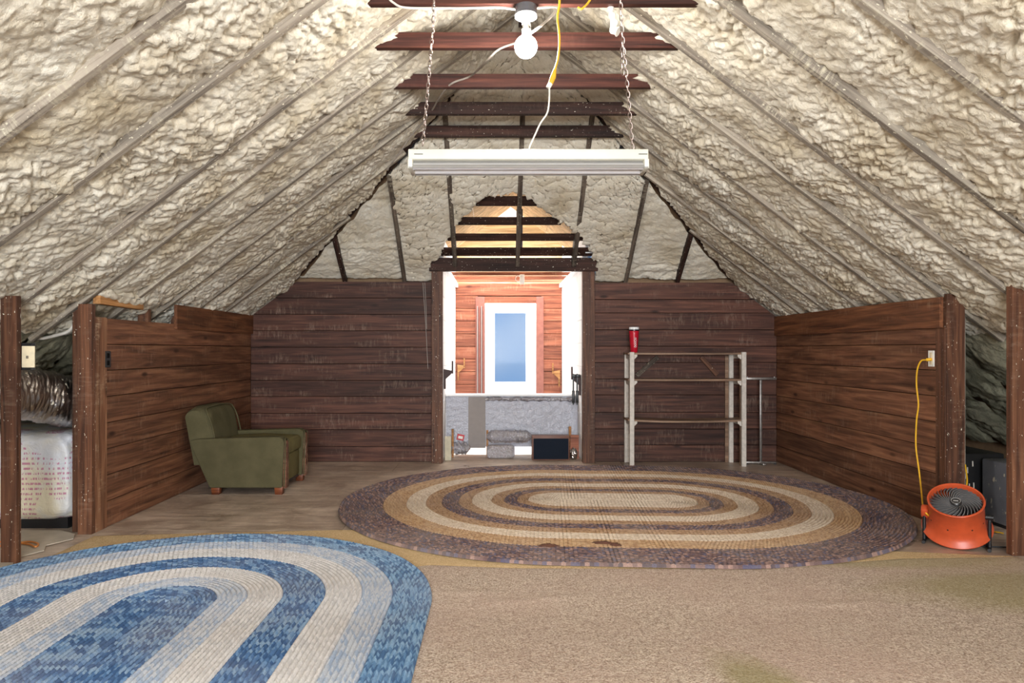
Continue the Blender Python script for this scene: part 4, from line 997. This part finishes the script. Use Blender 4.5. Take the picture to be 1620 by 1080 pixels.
cord('electric_cable', [fl(-30, 873) + Vector((0, 0, .018)), fl(10, 866) + Vector((0, 0, .018)), fl(45, 861) + Vector((0, 0, .018)), fl(60, 864) + Vector((0, 0, .018)), fl(56, 869) + Vector((0, 0, .018)), fl(40, 864) + Vector((0, 0, .018)), fl(-20, 860) + Vector((0, 0, .018))], .006, 'orange_cord', 'loop of orange cord on the vinyl sheet beside the bare post')
# foam on the blocking above the left wall
n = 40; th = np.linspace(0, 2 * PI, 20)[None, :]; x = np.linspace(0, 1, n)[:, None]
rr = .052 * np.sqrt(np.clip(1 - (2 * x - 1) ** 6, 0, 1)) * (1 + .45 * perlin(x * 9 + 0 * th, th * .9 + 0 * x, 8))
P = np.stack([XL - .012 + rr * .9 * np.cos(th), 5.0 + .66 * x + 0 * th, 1.648 - .02 * x + rr * np.sin(th) * .8], -1)
o = grid('foam_bead', P, 'foam', wl)
cord('foam_cable', [at(36, 534, 5.0), at(66, 535, 5.05), at(90, 530, 5.05), at(108, 524, 5.03), at(118, 512, 5.0)], .011, 'white_cord', 'foam-coated white cable crossing the gap beside the bare post', 'cable')

# ================================================================== RIGHT RECESS: METAL DUCTS
dg = thing('metal_duct', (3.83, 4.72, 0), 'grey sheet-metal duct spattered with foam behind the front post', 'duct')
MB().box(-.31, .31, -.55, .55, .03, .465).build('duct_body', 'duct_grey', dg, bevel=.012)
MB().box(-.28, .28, -.5, .5, 0, .03).build('duct_base', 'black_plastic', dg)
dd = thing('metal_duct', (3.42, 5.6, 0), 'dark duct with foam drips behind the right knee wall post', 'duct')
MB().box(-.2, .3, -.28, .5, .0, .49).build('duct_body', 'black_cord', dd, bevel=.01)
for k in range(9):
    x = -.12 + random.random() * .22; z = .2 + random.random() * .25; L = .02 + random.random() * .04
    MB().tube([(x, -.283, z), (x, -.285, z - L)], .004, 6).build('drip', 'white_cord', dd)

# ================================================================== DORMER THINGS
PY = 8.62
fb_ = thing('foil_board', (XC - .006, PY, 0), 'foil-faced insulation board standing across the dormer opening', 'insulation board')
zt = at(0, 626, PY).z; zb = at(0, 706, PY).z; xa, xb = DXL + .005 - XC + .006, DXR - .005 - XC + .006
nx, nz = 120, 50
X, Z = np.meshgrid(np.linspace(xa, xb, nx), np.linspace(zb, zt, nz), indexing='ij')
Yd = -.012 - .004 * perlin(X / .05, Z / .05, 4) - .006 * perlin(X / .3, Z / .3, 5)
grid('foil_face', np.stack([X, Yd, Z], -1), 'foil_board', fb_)
MB().box(xa, xb, 0, .04, zb, zt).build('core', 'white_paint', fb_)
px0, px1 = at(741, 0, PY).x - XC + .006, at(768, 0, PY).x - XC + .006
mb = MB().box(px0, px1, -.026, -.018, zb - .015, zt - .01).build('tape_strip', 'tape_grey', fb_)
MB().box(xa, xb, -.06, .14, zt, zt + .022).build('top_cap', 'white_paint', fb_, bevel=.004)
n = 60; th = np.linspace(0, 2 * PI, 12)[None, :]; x = np.linspace(px1, xb - .05, n)[:, None]
r = .022 * (1 + .8 * perlin(x * 30 + 0 * th, th + 0 * x, 3)); grid('crumpled_edge', np.stack([x + 0 * th, -.03 + r * np.cos(th), zt - .035 + r * np.sin(th)], -1), 'foil_wrap', fb_)
tg = MB().box(0, .085, 0, .004, 0, .07).build('price_tag', 'tag_red', None, bevel=.001, seg=1)
tg.location = at(722, 695, 8.59); tg.rotation_euler = (0, .2, 0); tag(tg, 'small red and white paper tag on the foil board', 'tag')
o = MB().box(.016, .07, -.0015, .001, .018, .05).build('tag_panel', 'white_plastic', tg)
# foil wrapped pipe and duct below the board
n = 170; th = np.linspace(0, 2 * PI, 34)[None, :]; xw0, xw1 = at(770, 0, 8.5).x, at(841, 0, 8.5).x
x = np.linspace(xw0, xw1, n)[:, None]; r = .07 * (1 + .16 * perlin(x * 34 + 0 * th, th * 1.5 + 0 * x, 3) + .16 * np.abs(perlin(x * 90 + 0 * th, th * 3.5 + 0 * x, 4))) * np.minimum(1, 12 * np.minimum(x - xw0, xw1 - x) + .35)
o = grid('foil_roll', np.stack([x + 0 * th, 8.51 + r * np.cos(th), .235 + r * np.sin(th)], -1), 'foil_wrap'); tag(o, 'crumpled foil bubble wrap roll along the bottom of the foil board', 'foil roll')
fdt = thing('foil_duct_box', (at(792, 0, 8.38).x, 8.4, 0), 'small foil-wrapped duct box on the floor under the foil roll', 'duct')
o = rounded_box('wrap', -.155, .155, -.06, .06, -.075, .075, .02, 'foil_wrap', fdt, 8, .04); o.location = (0, 0, .076)
x = np.linspace(at(705, 0, 8.45).x, at(744, 0, 8.45).x, 110)[:, None]; r = .06 * (1 + .5 * perlin(x * 40 + 0 * th, th * 1.6 + 0 * x, 13) + .35 * np.abs(perlin(x * 100 + 0 * th, th * 4 + 0 * x, 14))) * np.minimum(1, 14 * np.minimum(x - x.min(), x.max() - x) + .2)
o = grid('foil_scrap', np.stack([x + 0 * th, 8.5 + r * np.cos(th), .10 + r * np.sin(th)], -1), 'foil_wrap'); tag(o, 'crumpled foil scrap beside the red tag', 'foil scrap')
sp0 = at(842, 728, 8.22); sp1 = at(901, 690, 8.22); spk = thing('speaker', ((sp0.x + sp1.x) / 2, 8.30, 0), 'wood-cased speaker box with dark cloth front on the floor', 'speaker')
hw2 = (sp1.x - sp0.x) / 2; hh = sp1.z
MB().box(-hw2, hw2, -.07, .1, 0, hh).build('case', 'speaker_case', spk, bevel=.004)
MB().box(-hw2 + .015, hw2 - .012, -.078, -.069, .012, hh - .025).build('grille_cloth', 'speaker_cloth', spk, bevel=.003)
bbx = MB().box(-.035, .035, -.012, .012, 0, .27).build('scrap_board', 'beige_board', None, bevel=.002, seg=1); bbx.location = (DXL + .055, 8.22, 0); tag(bbx, 'short cream board leaning in the dormer corner by the foil scrap', 'board')
for px, py, w, h, lab, mt in ((716, 700, .012, .33, 'thin wooden stake standing beside the cream board', 'raw_wood'), (902, 708, .014, .36, 'thin wooden stake standing beside the speaker', 'raw_wood'), (771, 712, .012, .3, 'wooden stake end poking above the foil roll', 'raw_wood')):
    o = MB().box(-w, w, -.01, .01, 0, h).build('wood_stake', mt, None, bevel=.002, seg=1); o.location = (at(px, py, 8.42 if px != 771 else 8.58).x, 8.44 if px != 771 else 8.585, 0); tag(o, lab, 'stake')
o = MB().box(-.05, .05, -.012, .012, 0, .27).build('scrap_board', 'orange_wood', None, bevel=.002, seg=1); o.location = (.90, 8.36, 0); tag(o, 'short orange-brown board standing behind the speaker', 'board')
r = .055 * (1 + .35 * perlin(np.linspace(0, 9, 24)[:, None] + 0 * th, th * 2, 21)); v = np.linspace(0, PI, 24)[:, None]
o = grid('foil_scrap', np.stack([.878 + r * np.sin(v) * np.cos(th) * .8, 8.27 + r * np.sin(v) * np.sin(th) * .8, .065 + r * 1.1 * np.cos(v) + 0 * th], -1), 'foil_duct'); tag(o, 'crumpled grey foil ball between the speaker and the post', 'foil scrap')
# rail brackets
BP = [(0, 0), (.022, 0), (.022, .11), (.078, .16), (.105, .2), (.105, .30), (.088, .30), (.088, .22), (0, .22)]
def bracket(x, y, z, sg, mat, sc, label):
    t = thing('rail_bracket', (x, y, z), label, 'bracket', group='wooden rail brackets in the dormer')
    MB().prism([(sg * a * sc, b * sc) for a, b in BP[:5] + [(.105, .2), (0, .22)]], 'y', -.012, .012).build('bracket_plate', mat, t, bevel=.002, seg=1)
    MB().prism([(sg * .088 * sc, .17 * sc), (sg * .105 * sc, .17 * sc), (sg * .105 * sc, .31 * sc), (sg * .088 * sc, .31 * sc)], 'y', -.02, .02).build('upright', mat, t, bevel=.002, seg=1)
    return t
bracket(DXL + .001, 8.3, at(0, 615, 8.3).z, 1, 'bracket_unlit', 1.03, 'wooden bracket coloured dark for shade on the near edge of the left dormer wall')
bracket(DXR - .001, 8.3, at(0, 625, 8.3).z, -1, 'bracket_unlit', 1.05, 'wooden bracket coloured dark for shade with black clamps on the right dormer wall')
bracket(DXL + .03, DYE - .03, at(0, 601, DYE).z, 1, 'raw_wood', 1.05, 'orange wooden bracket left of the dormer window')
bracket(DXR - .03, DYE - .03, at(0, 611, DYE).z, -1, 'raw_wood', 1.1, 'orange wooden bracket right of the dormer window')
for k, (px, lab) in enumerate(((907, 'black bar clamp hanging on the right dormer bracket, nearest the window'), (913, 'black bar clamp hanging on the right dormer bracket, nearest the post'))):
    t = thing('bar_clamp', at(px, 640, 8.24), lab, 'clamp', group='black clamps on the bracket')
    MB().box(-.009, .009, -.006, .006, 0, .35).build('bar', 'black_plastic', t, bevel=.002, seg=1)
    MB().box(-.016, .016, -.014, .014, .02, .16).build('grip', 'black_plastic', t, bevel=.006)
    MB().box(-.012, .035, -.012, .012, .31, .345).build('jaw', 'black_plastic', t, bevel=.004)
o = thing('ceiling_socket', at(826, 449, 9.4), 'small white electrical box hanging under the dormer joists', 'electrical box')
MB().box(-.03, .03, -.02, .02, 0, .12).build('box', 'white_plastic', o, bevel=.004)
MB().tube(cr([(-.03, 0, .1), (-.07, 0, .1), (-.085, 0, .06), (-.06, 0, .03), (-.03, 0, .03)], 6), .006, 6).build('wire', 'white_cord', o, smooth=True)
o = tag(MB().tube([at(822, 396, 8.35), at(822, 332, 7.95)], .035, 16).build('vent_pipe', 'black_pipe', None, smooth=True), 'black vent pipe seen behind the torn foam', 'pipe')
# two strings hanging on the back wall by the dormer post
for k, (a, b, lab) in enumerate((((669, 447), (677, 583), 'longer grey string hanging on the back wall by the dormer post'), ((672, 447), (675, 520), 'shorter grey string hanging on the back wall by the dormer post'))):
    cord('pull_string', [at(*a, 8.10), at((a[0] + b[0]) / 2 + .5, (a[1] + b[1]) / 2, 8.1), at(*b, 8.10)], .003, 'string_grey', lab, 'string', 6)
# frame of an assumed window, added around the rear fill lamp
w2 = thing('window_added', (0, 0, 0), 'assumed wide window added behind the viewer around the fill lamp', 'window', kind='structure')
for x0, x1, z0, z1 in ((-1.03, -.98, .78, 2.52), (1.36, 1.41, .78, 2.52), (-1.03, 1.41, .78, .83), (-1.03, 1.41, 2.47, 2.52)):
    MB().box(x0, x1, -3.52, -3.46, z0, z1).build('frame', 'white_paint', w2)
MB().box(-1.03, 1.41, -3.6, -3.57, .78, 2.52).build('shutter', 'white_paint', w2)
